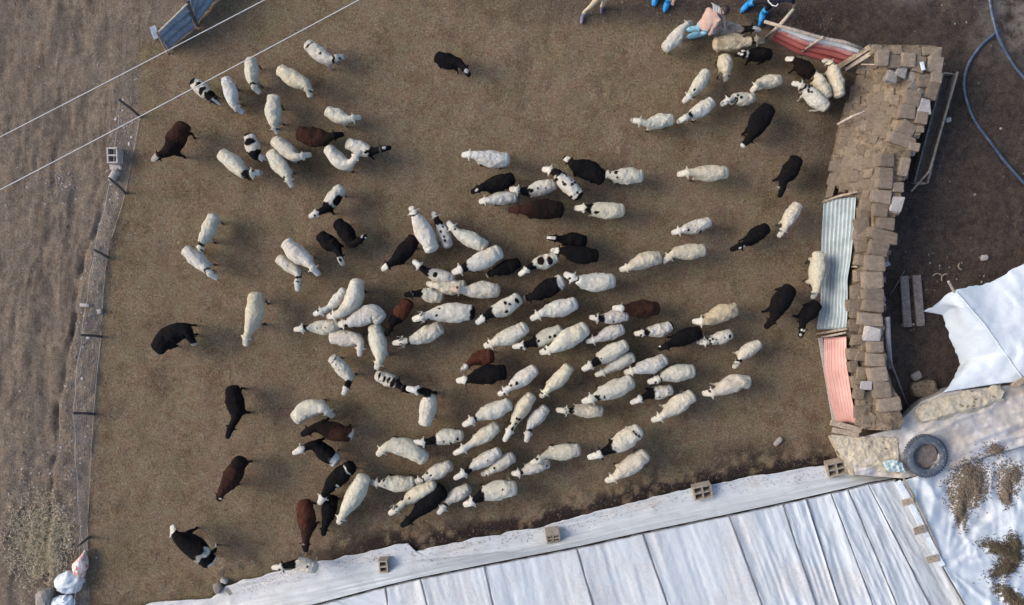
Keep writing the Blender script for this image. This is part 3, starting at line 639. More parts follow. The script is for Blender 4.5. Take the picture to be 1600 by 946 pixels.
for pts, lab in (([(1540, -60), (1544, 0), (1549, 40), (1559, 68), (1581, 101), (1602, 129), (1640, 170), (1720, 250)], 'blue hose coming straight down from the top right edge'),
                 ([(1562, 47), (1545, 60), (1529, 74), (1512, 101), (1506, 130), (1510, 158), (1522, 189), (1545, 223), (1573, 257), (1600, 287), (1650, 345), (1720, 420)], 'blue hose with a free end bending round in a wide arc')):
    pp = [G(x, y, .05 + (.07 if (x, y) in ((1549, 40), (1559, 68)) else 0)) for x, y in pts]; o = MB().tube([Vector(q) for q in curve_pts(pp, 60)], .036, 8).build('hose', M['hose'], None, True); tag(o, lab, 'hose', 'blue hoses')
# curled roots in the yard
for k, (px, py, r0) in enumerate(((1464, 436, .13), (1478, 436, .12), (1503, 416, .10))):
    pts = [P(px, py, .05) + Vector((math.cos(a) * r0, math.sin(a) * r0, .02)) for a in np.linspace(.3 + k, 2.6 + k, 8)]
    o = MB().tube(pts, .018, 5).build('root', M['wood'], None, True); tag(o, ('left curled pale root left of the tarp tip', 'middle curled pale root above the tarp stake', 'right curled pale root above the draped tarp')[k], 'root', 'curled roots')

# ------------------------------------------------------------------ plastic covered barn roof at the bottom
barn = empty('plastic_roof', P(900, 946, 0)); tag(barn, 'white plastic covered barn roof with seamed panels at the bottom', 'roof')
def film_wr(amp, seed, dirx=.38):
    def f(px, py):
        a = px - (py - 800) * dirx           # runs along the seams
        return amp * (.55 * ridged(a * .035, py * .006, seed) - .4) + amp * .35 * ridged(a * .10, py * .010, seed + 7) + amp * .25 * fbm(px * .03, py * .03, 0, seed + 3, 2) + .30 * amp * np.maximum(0, ridged(a * .07 + py * .035, py * .022 - a * .02, seed + 11, 2) - .55) + .22 * amp * np.maximum(0, ridged(a * .13 - py * .05, py * .03, seed + 13, 2) - .5)
    return f
E0 = [(60, 1005, .03), (235, 943, .04), (330, 934, .05), (352, 916, .05), (390, 905, .05), (500, 878, .05), (638, 849, .05), (646, 862, .05), (760, 838, .05), (850, 822, .05), (950, 795, .05), (1080, 762, .05), (1200, 740, .05), (1290, 727, .06), (1320, 738, .08)]
E1 = [(70, 1035, .10), (250, 972, .10), (345, 955, .10), (400, 932, .10), (510, 904, .10), (650, 876, .10), (780, 862, .10), (870, 842, .10), (970, 815, .10), (1100, 783, .10), (1220, 758, .11), (1310, 745, .14), (1360, 742, .2)]
seam_top = [(180, 1030), (330, 988), (500, 945), (602, 918), (657, 905), (757, 885), (902, 857), (1005, 834), (1140, 806), (1224, 788), (1260, 780), (1299, 771), (1326, 765), (1357, 757), (1399, 750)]
seam_bot = [(190, 1250), (385, 1250), (585, 1250), (700, 1250), (775, 1250), (870, 1250), (1020, 1250), (1180, 1250), (1305, 1250), (1378, 1250), (1420, 1250), (1490, 1250), (1540, 1250), (1610, 1250), (1690, 1250)]
for k, xb in enumerate((503, 606, 668, 771, 927, 1044, 1192, 1276, 1313, 1365, 1402, 1454, 1508)):
    i = k + 2; x0, y0 = seam_top[i]; seam_bot[i] = (x0 + (xb - x0) * (1250 - y0) / (946 - y0), 1250)
zs = lambda i: .62 + .02 * math.sin(i * 1.7)
E2 = [(x, y - 3, zs(i)) for i, (x, y) in enumerate(seam_top)]
me = loft_mesh('apron', [E0, E1, [(x0[0] * .4 + x1[0] * .6, x0[1] * .4 + x1[1] * .6, .36) for x0, x1 in zip(lin_pts(E1, 30), lin_pts(E2, 30))], E2], 420, 40,
               lambda px, py: .016 * ridged(px * .012 + py * .01, (py + px * .22) * .16, 17) + .012 * fbm(px * .05, py * .05, 0, 19, 2), edge=1.6, seed=23, thick=.006)
def fill_dirt(me, fn):
    co = np.empty(len(me.vertices) * 3, np.float32); me.vertices.foreach_get('co', co); co = co.reshape(-1, 3).astype(float)
    k = S * (H - co[:, 2]) / H; set_attr(me, 'm_dirt', np.clip(fn(co[:, 0] / k + 800, 473 - co[:, 1] / k, co), 0, 1))
fill_dirt(me, lambda px, py, co: np.exp(-np.maximum(py - edge_y(px) - 14, 0) / 9) * (.55 + .5 * fbm(co[:, 0] * 2, co[:, 1] * 2, 0, 5, 2)) * sstep(1345, 1200, px) + .5 * sstep(520, 380, px))
link('apron', me, M['film'], barn, True)
for i in range(len(seam_top) - 1):
    (xa, ya), (xb, yb) = seam_top[i], seam_top[i+1]; (xc, yc), (xd, yd) = seam_bot[i], seam_bot[i+1]
    sag = .02 + .035 * min(1, (xb - xa) / 120.)
    nu = max(24, int((xb - xa) / 2.2)); rows = []
    for t in np.linspace(0, 1, 7):
        z0 = zs(i) + .012 + .75 * t; z1 = zs(i+1) + .012 + .75 * t; L = (xa + (xc - xa) * t + .8, ya + (yc - ya) * t + .8); Rr = (xb + (xd - xb) * t - .8, yb + (yd - yb) * t + .8)
        rows.append([(L[0] + (Rr[0] - L[0]) * u, L[1] + (Rr[1] - L[1]) * u, z0 + (z1 - z0) * u - sag * math.sin(math.pi * u) ** .7 * (.4 + .6 * min(1, t * 4))) for u in np.linspace(0, 1, 9)])
    amp = .020 if i < 8 else .040
    me = loft_mesh('panel', rows, nu, 130, film_wr(amp, 40 + i, (xc - xa) / (yc - ya)), thick=.004); fill_dirt(me, lambda px, py, co: .55 * sstep(.0, .8, fbm(co[:, 0] * .9, co[:, 1] * .9, 0, 83, 4)))
    link('panel', me, M['film'], barn, True)
for i in range(1, len(seam_top)):
    (xa, ya), (xc, yc) = seam_top[i], seam_bot[i]
    b = MB().tube([P(xa + (xc - xa) * t, ya + (yc - ya) * t, zs(i) + .75 * t + .016 + .006 * math.sin(t * 40)) for t in np.linspace(0, 1, 30)], .007, 5, True); b.build('seam', M['seam'], barn)
b = MB(); pts = [P(x, y, zs(i) + .020) for i, (x, y) in enumerate(seam_top)]
b.tube([Vector(p) + Vector((0, .012 * random.uniform(-1, 1), 0)) for p in curve_pts(pts, 160)], .010, 5); b.build('ridge_cord', M['seam'], barn)
# wooden side wall under the roof edge keeps the barn closed from the sides
# batten along the right edge of the roof
bt = empty('roof_batten', P(1440, 815, .75)); tag(bt, 'white painted batten with brown wooden cleats along the right edge of the plastic roof', 'batten')
def zb(t): return .83 + .42 * t
bl = [(1402, 752), (1425, 792), (1448, 838), (1472, 884)]
for k in range(3):
    a, b2 = bl[k], bl[k+1]; MB().box(P(*a, zb(k / 3)), P(*b2, zb((k + 1) / 3) - .006), .15 - .02 * k, .05, jit=.008).build('board', M['bag'], bt)
MB().tube([P(1412, 748, .88), P(1440, 800, 1.02), P(1458, 840, 1.13), P(1476, 886, 1.25)], .022, 6).build('edge_lath', M['wood'], bt)
for (px, py, t) in ((1419, 784, .27), (1437, 828, .6), (1457, 873, .9)):
    MB().box(P(px - 9, py + 3, zb(t) + .055), P(px + 9, py - 2, zb(t) + .055), .15, .05, jit=.012).build('cleat', M['wood'], bt)

# dusty sheeted earth bank and right hand tarp
bank = empty('earth_bank', P(1500, 660, 0)); tag(bank, 'dusty grey sheeted earth bank running from the wall corner to the right edge', 'bank')
up = [(1335, 690, .55), (1352, 682, .60), (1390, 672, .62), (1420, 645, .62), (1440, 628, .60), (1475, 613, .60), (1600, 600, .62), (1850, 590, .62)]
dn = [(1336, 742, .62), (1370, 745, .64), (1410, 748, .72), (1450, 742, .74), (1500, 728, .76), (1545, 712, .78), (1620, 692, .80), (1850, 640, .85)]
mid = [(1336, 715, .66), (1362, 712, .70), (1400, 705, .74), (1435, 690, .76), (1470, 668, .80), (1510, 655, .80), (1610, 640, .85), (1850, 610, .9)]
upg = [(x - 2, y - 8, -.1) if x > 1400 else (x, y - 2, -.1) for x, y, z in up]
me = loft_mesh('dusty_cover', [upg, up, mid, dn], 200, 70, lambda px, py: .040 * ridged((px + py) * .015, (py + px * .3) * .06, 77) + .030 * fbm(px * .07, py * .07, 0, 78, 3), edge=3, seed=12, thick=.01)
fill_dirt(me, lambda px, py, co: .5 + .6 * fbm(co[:, 0] * 1.5, co[:, 1] * 1.5, 0, 9, 3)); link('dusty_cover', me, M['dusty'], bank, True)
me = loft_mesh('plaster_cap', [[(1428, 647, .66), (1445, 632, .70), (1475, 619, .72), (1520, 612, .73), (1563, 606, .72)], [(1432, 652, .80), (1450, 642, .82), (1480, 632, .83), (1525, 622, .84), (1570, 612, .82)], [(1440, 660, .82), (1462, 654, .84), (1490, 645, .86), (1530, 636, .86), (1565, 622, .84)], [(1450, 662, .70), (1470, 660, .72), (1500, 652, .74), (1540, 642, .74), (1572, 626, .74)]], 90, 26,
               lambda px, py: .03 * fbm(px * .07, py * .07, 0, 90, 3), edge=9, seed=14, thick=.05); link('plaster_cap', me, M['plaster'], bank)
cw = empty('plaster_corner', P(1350, 710, 0)); tag(cw, 'yellowish mud plastered wall corner below the red sheet', 'wall')
me = loft_mesh('plaster', [[(1298, 676, -.05), (1345, 676, -.05), (1400, 676, -.05)], [(1300, 680, .58), (1345, 682, .66), (1402, 684, .74)], [(1308, 700, .60), (1350, 705, .73), (1404, 706, .80)], [(1322, 722, .58), (1352, 728, .73), (1404, 726, .80)], [(1328, 740, .40), (1360, 743, .50), (1404, 740, .72)], [(1328, 744, -.05), (1360, 748, -.05), (1404, 745, -.05)]], 70, 60,
               lambda px, py: .025 * fbm(px * .06, py * .06, 0, 91, 3) + .012 * fbm(px * .2, py * .2, 0, 93, 2), edge=2, seed=15, thick=.06); link('plaster', me, M['plaster'], cw)
V0 = [P(1300, 681, .55), P(1328, 742, .40)]
MB().box(P(1303, 684, .28), P(1326, 738, .22), .07, .52, jit=.01).build('end_face', M['plaster'], cw)

rt = empty('white_tarp', P(1540, 830, 0)); tag(rt, 'creased white tarp with dung heaps right of the roof batten', 'tarp')
le = [(1408, 752, .74), (1436, 803, .90), (1473, 884, 1.16), (1512, 950, 1.22), (1690, 1250, 1.35)]
def rwr(px, py):
    ang = np.arctan2(py - 884, px - 1474); rr = np.hypot(px - 1474, py - 884)
    fan = .05 * (noise(ang * 9, rr * .004, 0, 33)) * sstep(6, 60, rr) * sstep(200, 60, rr)
    return fan + .065 * (ridged((px * .8 + py * .35) * .026 + .6 * noise(px * .02, py * .02, 0, 3), (py - px * .4) * .020, 35, 3) - .4) + .02 * ridged(px * .05, py * .012, 36) + .010 * fbm(px * .08, py * .08, 0, 37, 2)
rows = []
for t in np.linspace(0, 1, 8): rows.append([(x + (1860 - x) * t, y + ((620 + (y - 752) * 1.26) - y) * t if True else y, z + (1.0 - z) * t * .5 - .22 * math.sin(t * 3.1) ** 2 * (y > 700)) for x, y, z in le])
me = loft_mesh('sheet', rows, 150, 170, rwr, thick=.006)
heaps = [((1520, 762), (26, 40)), ((1495, 790), (14, 30)), ((1578, 745), (24, 26)), ((1548, 700), (18, 14))]
fill_dirt(me, lambda px, py, co: sum(.9 * np.exp(-(((px - a) / (u * 1.6)) ** 2 + ((py - b) / (v * 1.4)) ** 2)) for (a, b), (u, v) in heaps) * (.6 + .5 * fbm(co[:, 0] * 3, co[:, 1] * 3, 0, 6, 2)))
link('sheet', me, M['tarp'], rt, True)

dt = empty('white_tarp', P(1540, 520, 0)); tag(dt, 'clean white tarp draped over a frame at the right edge', 'tarp')
top_l = [(1446, 487, .20), (1468, 470, .50), (1492, 452, .85), (1530, 447, .75), (1570, 428, .8), (1605, 408, .85), (1850, 290, .9)]
r2 = [(1475, 492, .30), (1488, 482, .55), (1505, 480, .95), (1545, 478, .90), (1580, 470, .95), (1620, 455, 1.0), (1850, 380, 1.1)]
r3 = [(1487, 530, .30), (1504, 520, .60), (1535, 515, .98), (1565, 512, 1.0), (1590, 508, 1.05), (1640, 500, 1.1), (1850, 470, 1.2)]
r4 = [(1502, 570, .25), (1522, 560, .60), (1562, 552, .95), (1588, 550, 1.02), (1605, 548, 1.1), (1650, 545, 1.1), (1850, 530, 1.2)]
r5 = [(1476, 613, .66), (1520, 606, .72), (1560, 600, .80), (1590, 597, .86), (1610, 596, .9), (1660, 595, .95), (1850, 590, 1.0)]
me = loft_mesh('sheet', [top_l, r2, r3, r4, r5], 120, 100, lambda px, py: .030 * (ridged((px * .7 - py * .7) * .022, (px + py) * .008, 55) - .4) + .016 * fbm(px * .05, py * .05, 0, 56, 3), edge=3.5, seed=44, thick=.006, smooth_rows=True)
fill_dirt(me, lambda px, py, co: 0 * px); link('sheet', me, M['tarp'], dt, True)
MB().tube([P(1492, 458, .80), P(1482, 440, 1.0)], [.035, .03], 7).build('stake', M['palewood'], dt)
bt_rope = MB().tube([P(1494, 456, .90), P(1540, 510, 1.03), P(1598, 592, .93)], .016, 6); bt_rope.build('ridge_rope', M['bag'], dt)
o = MB().box(P(1582, 604, .95), P(1606, 590, 1.0), .10, .07, jit=.015).build('wood_block', M['wood']); tag(o, 'brown wood piece pinning the lower edge of the clean tarp', 'wood block')

# tyre
def lathe(prof, n):
    V = []; F = []; m = len(prof)
    for j in range(n):
        a = 2 * math.pi * j / n
        for r, z in prof: V.append((r * math.cos(a), r * math.sin(a), z))
    for j in range(n):
        for i in range(m): F.append((j*m+i, ((j+1) % n)*m+i, ((j+1) % n)*m+(i+1) % m, j*m+(i+1) % m))
    return V, F
ty = empty('tyre', P(1442, 711, .80)); tag(ty, 'large worn tyre lying on the dusty bank near the wall corner', 'tyre')
V, F = lathe([(.30, .05), (.29, .02), (.36, .0), (.46, .02), (.50, .07), (.505, .12), (.50, .17), (.47, .215), (.42, .235), (.36, .225), (.315, .20), (.30, .185), (.31, .17), (.36, .18), (.45, .16), (.46, .10), (.42, .04)], 48)
o = link('carcass', mesh('carcass', V, F), M['rubber'], None, True); o.parent = ty
tread = MB()
for k in range(44):
    a = 2 * math.pi * k / 44; d = Vector((math.cos(a), math.sin(a), 0)); tt = Vector((-d.y, d.x, 0))
    tread.box(d * .503 + tt * .012 + Vector((0, 0, .05)), d * .503 - tt * .012 + Vector((0, 0, .19)), .035, .022, up=d)
o = tread.build('tread', M['rubber']); o.parent = ty; o['kind'] = 'stuff'
rimv, rimf = lathe([(.372, .226), (.378, .236), (.390, .236), (.396, .228)], 40); o = link('bead', mesh('bead', rimv, rimf), M['rubber'], None, True); o.parent = ty
dv, df = [], []
for r_ in range(6):
    for j_ in range(24):
        a = 2 * math.pi * j_ / 24; rr = .31 * r_ / 5; dv.append((rr * math.cos(a), rr * math.sin(a), .07 + .02 * float(noise(rr * math.cos(a) * 9, rr * math.sin(a) * 9, 0, 4))))
for r_ in range(5):
    for j_ in range(24): df.append((r_*24+j_, (r_+1)*24+j_, (r_+1)*24+(j_+1) % 24, r_*24+(j_+1) % 24))
o = link('silt', mesh('silt', dv, df), M['greywood'], None, True); o.parent = ty
ty.location = P(1442, 711, .76); ty.rotation_euler = (.04, .03, 0)

# dung heaps and hay clumps on the tarp
bpy.context.view_layer.update(); deps = bpy.context.evaluated_depsgraph_get()
def surf_z(x, y, zmax=3.0):
    hit, loc, *_ = scene.ray_cast(deps, Vector((x, y, zmax)), Vector((0, 0, -1))); return loc.z if hit else 0.0
def heap(cells, n, sz, mat, name, label, cat, blade=0):
    b = MB(); cx = sum(c[0] for c in cells) / len(cells); cy = sum(c[1] for c in cells) / len(cells)
    for k in range(n):
        (a, c, u, v, rz) = random.choice(cells); g1, g2 = random.gauss(0, .62), random.gauss(0, .62)
        px = a + g1 * u * math.cos(rz) - g2 * v * math.sin(rz); py = c + g1 * u * math.sin(rz) + g2 * v * math.cos(rz)
        p = P(px, py, .85); z = surf_z(p.x, p.y) + .07 * max(0, 1 - (g1 * g1 + g2 * g2) * 1.5) * random.random(); s = random.uniform(.5, 1.3) * sz
        if blade and random.random() < .5:
            an = random.gauss(rz * -1, .8); d = Vector((math.cos(an), math.sin(an), random.uniform(-.1, .35))) * random.uniform(.03, .09); q = Vector((p.x, p.y, z + .01))
            b.tube([q, q + d], .006, 3, False)
        else:
            i = len(b.v); o8 = Vector((p.x, p.y, z + s * .3))
            for w in ((1, 0, 0), (-1, 0, 0), (0, 1, 0), (0, -1, 0), (0, 0, 1), (0, 0, -1)): b.v.append(o8 + Vector(w) * s * random.uniform(.6, 1.1))
            b.f += [(i, i+2, i+4), (i+2, i+1, i+4), (i+1, i+3, i+4), (i+3, i, i+4), (i+2, i, i+5), (i+1, i+2, i+5), (i+3, i+1, i+5), (i, i+3, i+5)]
    return tag(b.build(name, M[mat]), label, cat, kind='stuff')
heap([(1522, 745, 22, 22, 0), (1508, 770, 18, 24, 0), (1500, 795, 10, 20, 0), (1520, 760, 18, 20, 0)], 5200, .022, 'clod', 'dung_heap', 'longest crumbly brown dung heap on the tarp right of the tyre', 'dung heap')
heap([(1585, 742, 20, 16, 0), (1575, 762, 10, 18, 0), (1572, 775, 6, 12, 0)], 2300, .020, 'clod', 'dung_heap', 'brown dung heap on the tarp at the right picture edge', 'dung heap')
heap([(1560, 705, 14, 9, .3)], 500, .018, 'clod', 'dung_heap', 'smallest dung patch above the two larger heaps', 'dung heap')
heap([(1545, 850, 20, 8, .2), (1566, 862, 18, 14, -.9), (1575, 850, 10, 14, 0), (1558, 882, 22, 9, -.5), (1572, 868, 10, 18, .2)], 4200, .018, 'hay', 'hay_clump', 'forked clump of old hay on the creased tarp', 'hay', 1)
heap([(1560, 920, 16, 8, .6), (1578, 935, 22, 9, .6), (1600, 950, 18, 9, .6)], 2600, .018, 'hay', 'hay_clump', 'clump of old hay at the bottom right corner', 'hay', 1)
me = loft_mesh('film_scrap', [[(1382, 722, .86), (1396, 719, .90), (1410, 724, .90)], [(1384, 730, .87), (1398, 728, .91), (1412, 731, .90)], [(1390, 737, .85), (1402, 738, .88), (1415, 738, .87)]], 26, 20, lambda px, py: .03 * ridged(px * .12, py * .16, 5) + .012 * fbm(px * .3, py * .3, 0, 6, 2), edge=4, seed=3, thick=.004, smooth_rows=True)
o = link('film_scrap', me, M['teal'], None, True); tag(o, 'crumpled pale teal plastic scrap left of the tyre', 'scrap')
o = MB().box(P(1425, 765, .90), P(1436, 800, .97), .07, .02, jit=.012).build('teal_strip', M['teal']); tag(o, 'narrow teal plastic strip beside the top of the roof batten', 'strip')
# droppings scattered on the dirty edge of the sheet
def pos_drop():
    px = random.uniform(380, 1290); py = edge_y(px) + abs(random.gauss(0, 11)) + 3; p = P(px, py, .1); return p.x, p.y
b = MB()
for k in range(900):
    x, y = pos_drop(); z = surf_z(x, y); s = random.uniform(.005, .014); i = len(b.v); c = Vector((x, y, z + s * .5))
    for w in ((1, 0, 0), (-1, 0, 0), (0, 1, 0), (0, -1, 0), (0, 0, 1)): b.v.append(c + Vector(w) * s * random.uniform(.7, 1.3))
    b.f += [(i, i+2, i+4), (i+2, i+1, i+4), (i+1, i+3, i+4), (i+3, i, i+4)]
tag(b.build('droppings', M['clod']), 'dark droppings scattered along the dirty edge of the sheet', 'droppings', kind='stuff')

# bags at the bottom left
def bag(px, py, sx, sy, sz, rz, mat, label, seed, pinch=0.0, z=0.0):
    bm = bmesh.new(); bmesh.ops.create_icosphere(bm, subdivisions=4, radius=1)
    for v in bm.verts:
        c = v.co.copy(); k = 1 + .16 * float(ridged(np.array(c.x * 1.6 + seed), np.array(c.y * 1.6 + c.z), seed, 2)) + .05 * float(fbm(c.x * 4, c.y * 4, c.z * 4, seed, 2))
        w = 1 - pinch * max(0, c.y) ** 1.0; v.co = Vector((c.x * k * w, c.y * k, max(-.55, c.z * k)))
    me = bpy.data.meshes.new('bag'); bm.to_mesh(me); bm.free(); o = link('bag', me, M[mat], None, True)
    o.scale = (sx, sy, sz); o.location = G(px, py, sz * .5 + z); o.rotation_euler = (0, 0, rz); return tag(o, label, 'bag', 'bags by the fence end')
bag(132, 880, .17, .34, .16, -.25, 'redbag', 'pointed red and white bag at the top of the bag pile', 3, .75)
bag(113, 907, .32, .27, .22, .3, 'bag', 'largest crumpled white bag in the bottom left pile', 5)
bag(107, 936, .25, .17, .16, .1, 'bluebag', 'white bag with blue print at the bottom of the pile', 9, 0, .05)
rock(80, 935, .17, .30, .24, .12, 'stone', 'smooth grey upright slab left of the white bags', seed=21, name='slab', cat='slab')
o = MB().tube([G(-5, 870, .01), G(15, 830, .03), G(28, 808, .02), G(35, 790, .01)], .012, 5).build('twig', M['darkpost'], None, True); tag(o, 'thin dark twig on the lane at the lower left', 'twig')
# ------------------------------------------------------------------ the sheep: one modelled animal, bent, sized and coloured one by one
def ring_tube(rings, n=14):
    """closed loft of rings (x,y,z, half-width y, half-height z)"""
    V = []; F = []
    for (x, y, z, w, h) in rings:
        for j in range(n): a = 2 * math.pi * j / n; V.append((x, y + w * math.cos(a), z + h * math.sin(a)))
    for k in range(len(rings) - 1):
        for j in range(n): F.append((k*n+j, k*n+(j+1) % n, (k+1)*n+(j+1) % n, (k+1)*n+j))
    F += [tuple(range(n))[::-1], tuple((len(rings)-1)*n+j for j in range(n))]; return V, F
def rest_sheep():
    V = []; F = []
    def add(v, f):
        i = len(V); V.extend(v); F.extend(tuple(i + q for q in t) for t in f)
    add(*ring_tube([(-.01, 0, .60, .06, .08), (.02, 0, .60, .150, .15), (.08, 0, .605, .190, .20), (.16, 0, .61, .192, .22), (.24, 0, .605, .208, .228), (.36, 0, .595, .226, .240), (.48, 0, .595, .218, .245), (.60, 0, .605, .192, .238), (.70, 0, .63, .160, .215),
                    (.78, 0, .67, .130, .180), (.86, 0, .73, .104, .140), (.93, 0, .78, .090, .110), (1.0, 0, .82, .080, .09)], 20))
    add(*ring_tube([(-.085, 0, .57, .04, .06), (-.068, 0, .57, .115, .12), (-.03, 0, .585, .165, .17), (.02, 0, .595, .180, .185), (.06, 0, .595, .145, .16)], 14))      # broad fat tail
    add(*ring_tube([(.94, 0, .83, .05, .05), (.97, 0, .84, .082, .08), (1.03, 0, .835, .092, .09), (1.09, 0, .815, .086, .08), (1.15, 0, .785, .076, .068), (1.205, 0, .76, .070, .058), (1.235, 0, .75, .058, .046), (1.25, 0, .745, .035, .03)], 14))
    for s in (-1, 1):
        v, f = ring_tube([(0, 0, 0, .012, .012), (.0, .04, 0, .03, .014), (0, .09, 0, .036, .014), (0, .14, 0, .024, .012), (0, .165, 0, .008, .008)], 8)
        i = len(V)
        for (x, y, z, w, h) in [(0, 0, 0, .014, .016), (-.004, .04, -.008, .028, .016), (-.012, .085, -.022, .033, .016), (-.02, .125, -.036, .024, .013), (-.024, .15, -.045, .008, .008)]:
            for j in range(8):
                a = 2 * math.pi * j / 8; V.append((1.015 + x + w * math.cos(a), s * (.065 + y * .80), .845 + z + h * math.sin(a)))
        for k in range(4):
            for j in range(8):
                q = (i+k*8+j, i+k*8+(j+1) % 8, i+(k+1)*8+(j+1) % 8, i+(k+1)*8+j); F.append(q if s < 0 else q[::-1])
        F.append(tuple(i + j for j in range(8))); F.append(tuple(i + 32 + j for j in range(8)))
        for legx, kn in ((.70, .02), (.13, -.05)):
            pts = [(legx - kn * .6, .55, .085), (legx, .42, .065), (legx + kn, .27, .040), (legx + kn * .2, .12, .030), (legx + .01, .05, .032), (legx + .025, 0.0, .040)]
            i = len(V)
            for (x, z, r) in pts:
                for j in range(8): a = 2 * math.pi * j / 8; V.append((x + r * math.cos(a), s * .105 + r * .9 * math.sin(a), z))
            for k in range(5):
                for j in range(8): F.append((i+k*8+j, i+k*8+(j+1) % 8, i+(k+1)*8+(j+1) % 8, i+(k+1)*8+j))
            F.append(tuple(i + j for j in range(8))); F.append(tuple(i + 40 + j for j in range(8)))
    me = mesh('rest', V, F); bm = bmesh.new(); bm.from_mesh(me); bmesh.ops.recalc_face_normals(bm, faces=bm.faces[:]); bm.to_mesh(me); bm.free()
    o = bpy.data.objects.new('rest', me); col.objects.link(o)
    md = o.modifiers.new('r', 'REMESH'); md.mode = 'VOXEL'; md.voxel_size = .0215
    sm = o.modifiers.new('s', 'SMOOTH'); sm.iterations = 3; sm.factor = .5
    dg = bpy.context.evaluated_depsgraph_get(); ev = o.evaluated_get(dg); m2 = bpy.data.meshes.new_from_object(ev)
    co = np.empty(len(m2.vertices) * 3); m2.vertices.foreach_get('co', co); co = co.reshape(-1, 3)
    faces = [tuple(p.vertices) for p in m2.polygons]
    bpy.data.objects.remove(o); return co, faces
RV, RF = rest_sheep()
RF = np.array([f for f in RF if len(f) == 4], np.int32)
COL = dict(W=(.63, .605, .55), C=(.62, .57, .475), G=(.60, .595, .58), K=(.0055, .005, .006), D=(.014, .008, .007), B=(.040, .017, .012), R=(.085, .030, .018), N=(.50, .38, .32), T=(.36, .32, .29), Y=(.52, .43, .30))
def make_sheep(idx, pts, base, feats, label, w=1.0):
    r = np.random.default_rng(1000 + idx)
    zc = .66
    wp = [P(x, y, zc).xy for x, y in pts]
    if len(wp) == 3: wp = [wp[0], wp[1], wp[2]]; ks = [0.0, .80, 1.245]; mv = (wp[1] - wp[0]); ctrl = [wp[0], wp[0].lerp(wp[1], .5) + Vector((-mv.y, mv.x)) * r.uniform(-.05, .05), wp[1], wp[2]]
    else: ctrl = wp
    R0, S0, N0 = ctrl[0], ctrl[-2], ctrl[-1]
    dense = curve_pts(ctrl, 200)
    # parameter of the neck base on the curve
    ns = int(np.argmin(np.linalg.norm(dense - np.array(S0), axis=1))); seg = np.linalg.norm(np.diff(dense, axis=0), axis=1).sum() / 199
    bodyL, neckL = ns * seg, (199 - ns) * seg
    x = RV[:, 0].copy(); y = RV[:, 1].copy(); z = RV[:, 2].copy()
    bx = np.interp(x, [-.085, .80, 1.245], [0, bodyL, bodyL + neckL])
    sc = float(np.clip(bodyL / .83, .84, 1.12)); wid = sc * w * r.uniform(.86, 1.0) * (1.12 if base in 'KDBR' else 1.0)
    head = sstep(.84, 1.0, x)
    wloc = wid * (1 - head) + head * float(np.clip(sc, .9, 1.08))
    # natural neck length is about .445 m: a shorter view of it means a lowered head
    drop = math.sqrt(max(0.0, (.43 * sc) ** 2 - min(neckL, .43 * sc) ** 2)); drop = min(drop, .42)
    up = 'up' in feats
    tneck = sstep(.74, 1.2, x)
    z = z * sc * r.uniform(.95, 1.03)
    z = z - drop * tneck * (0.0 if up else .8) + (.10 * tneck if up else 0)
    # stepping legs
    legw = sstep(.42, .05, RV[:, 2]); ph = r.uniform(0, 6.28); front = RV[:, 0] > .4; left = RV[:, 1] > 0
    stepv = .05 * np.sin(ph + np.where(front == left, 0, math.pi)); bx = bx + legw * stepv
    # woolly unevenness
    q = RV * 1.0; fl = .017 * fbm(q[:, 0] * 7 + idx * 3.1, q[:, 1] * 7, q[:, 2] * 7, idx, 2) + .007 * noise(q[:, 0] * 20, q[:, 1] * 20 + idx, q[:, 2] * 22, 3)
    body = (1 - sstep(.88, .98, RV[:, 0])) * sstep(.30, .42, RV[:, 2]); y = y * (1 + fl * body / .22); z = z + fl * body
    # a pinch before the fat tail, different on each animal
    y = y * (1 - r.uniform(.0, .10) * np.exp(-((RV[:, 0] - .10 - .06 * r.random()) / .05) ** 2) * body)
    k = np.clip(bx / seg, 0, 199); i0 = np.clip(k.astype(int), 0, 198); fr = (k - i0)[:, None]
    cpt = dense[i0] * (1 - fr) + dense[i0 + 1] * fr
    tan = np.gradient(dense, axis=0); tan /= np.linalg.norm(tan, axis=1, keepdims=True)
    for _ in range(14): tan[1:-1] = (tan[:-2] + tan[1:-1] * 2 + tan[2:]) / 4
    tan /= np.linalg.norm(tan, axis=1, keepdims=True); tg = tan[i0] * (1 - fr) + tan[i0 + 1] * fr
    # keep the head straight: tangent beyond the poll is that of the nose
    over = (bx - k * seg)[:, None]
    nor = np.stack([-tg[:, 1], tg[:, 0]], 1)
    XY = cpt + nor * (y * wloc)[:, None] + tg * over
    org = Vector((*dense[100], 0)); g0 = gz(org.x, org.y)
    if 'tarp' in feats: g0 += .10
    co = np.column_stack([XY[:, 0] - org.x, XY[:, 1] - org.y, z + .0]).astype(np.float32)
    # ---- coat
    u = RV[:, 0]; v = RV[:, 1] / .22; zz = RV[:, 2]
    n1 = .05 * fbm(u * 9 + idx * 1.7, v * 2.2, zz * 7, 200 + idx, 3); uu = u + n1; vv = v + n1 * 3
    c = np.tile(np.array(COL[base]), (len(u), 1))
    if base in 'WCG': c *= r.uniform(.90, 1.06); c *= np.array([1, 1 - r.uniform(0, .035), 1 - r.uniform(0, .11)])
    def put(mask, colr): 
        m = np.clip(mask, 0, 1)[:, None]; c[:] = c * (1 - m) + np.array(COL[colr]) * m
    # soiled legs and bellies
    if base in 'WCG': put(.55 * sstep(.42, .28, zz), 'T')
    if base in 'WCG':
        put(.34 * sstep(.0, .7, fbm(u * 4 + idx, v * 1.3, zz * 4, 300 + idx, 3)), 'Y')
        put(.20 * sstep(.1, .6, fbm(u * 7 + idx, v * 2, zz * 6, 400 + idx, 2)), 'T')
    def band(a, b, e=.02): return sstep(a - e, a + e, uu) * sstep(b + e, b - e, uu)
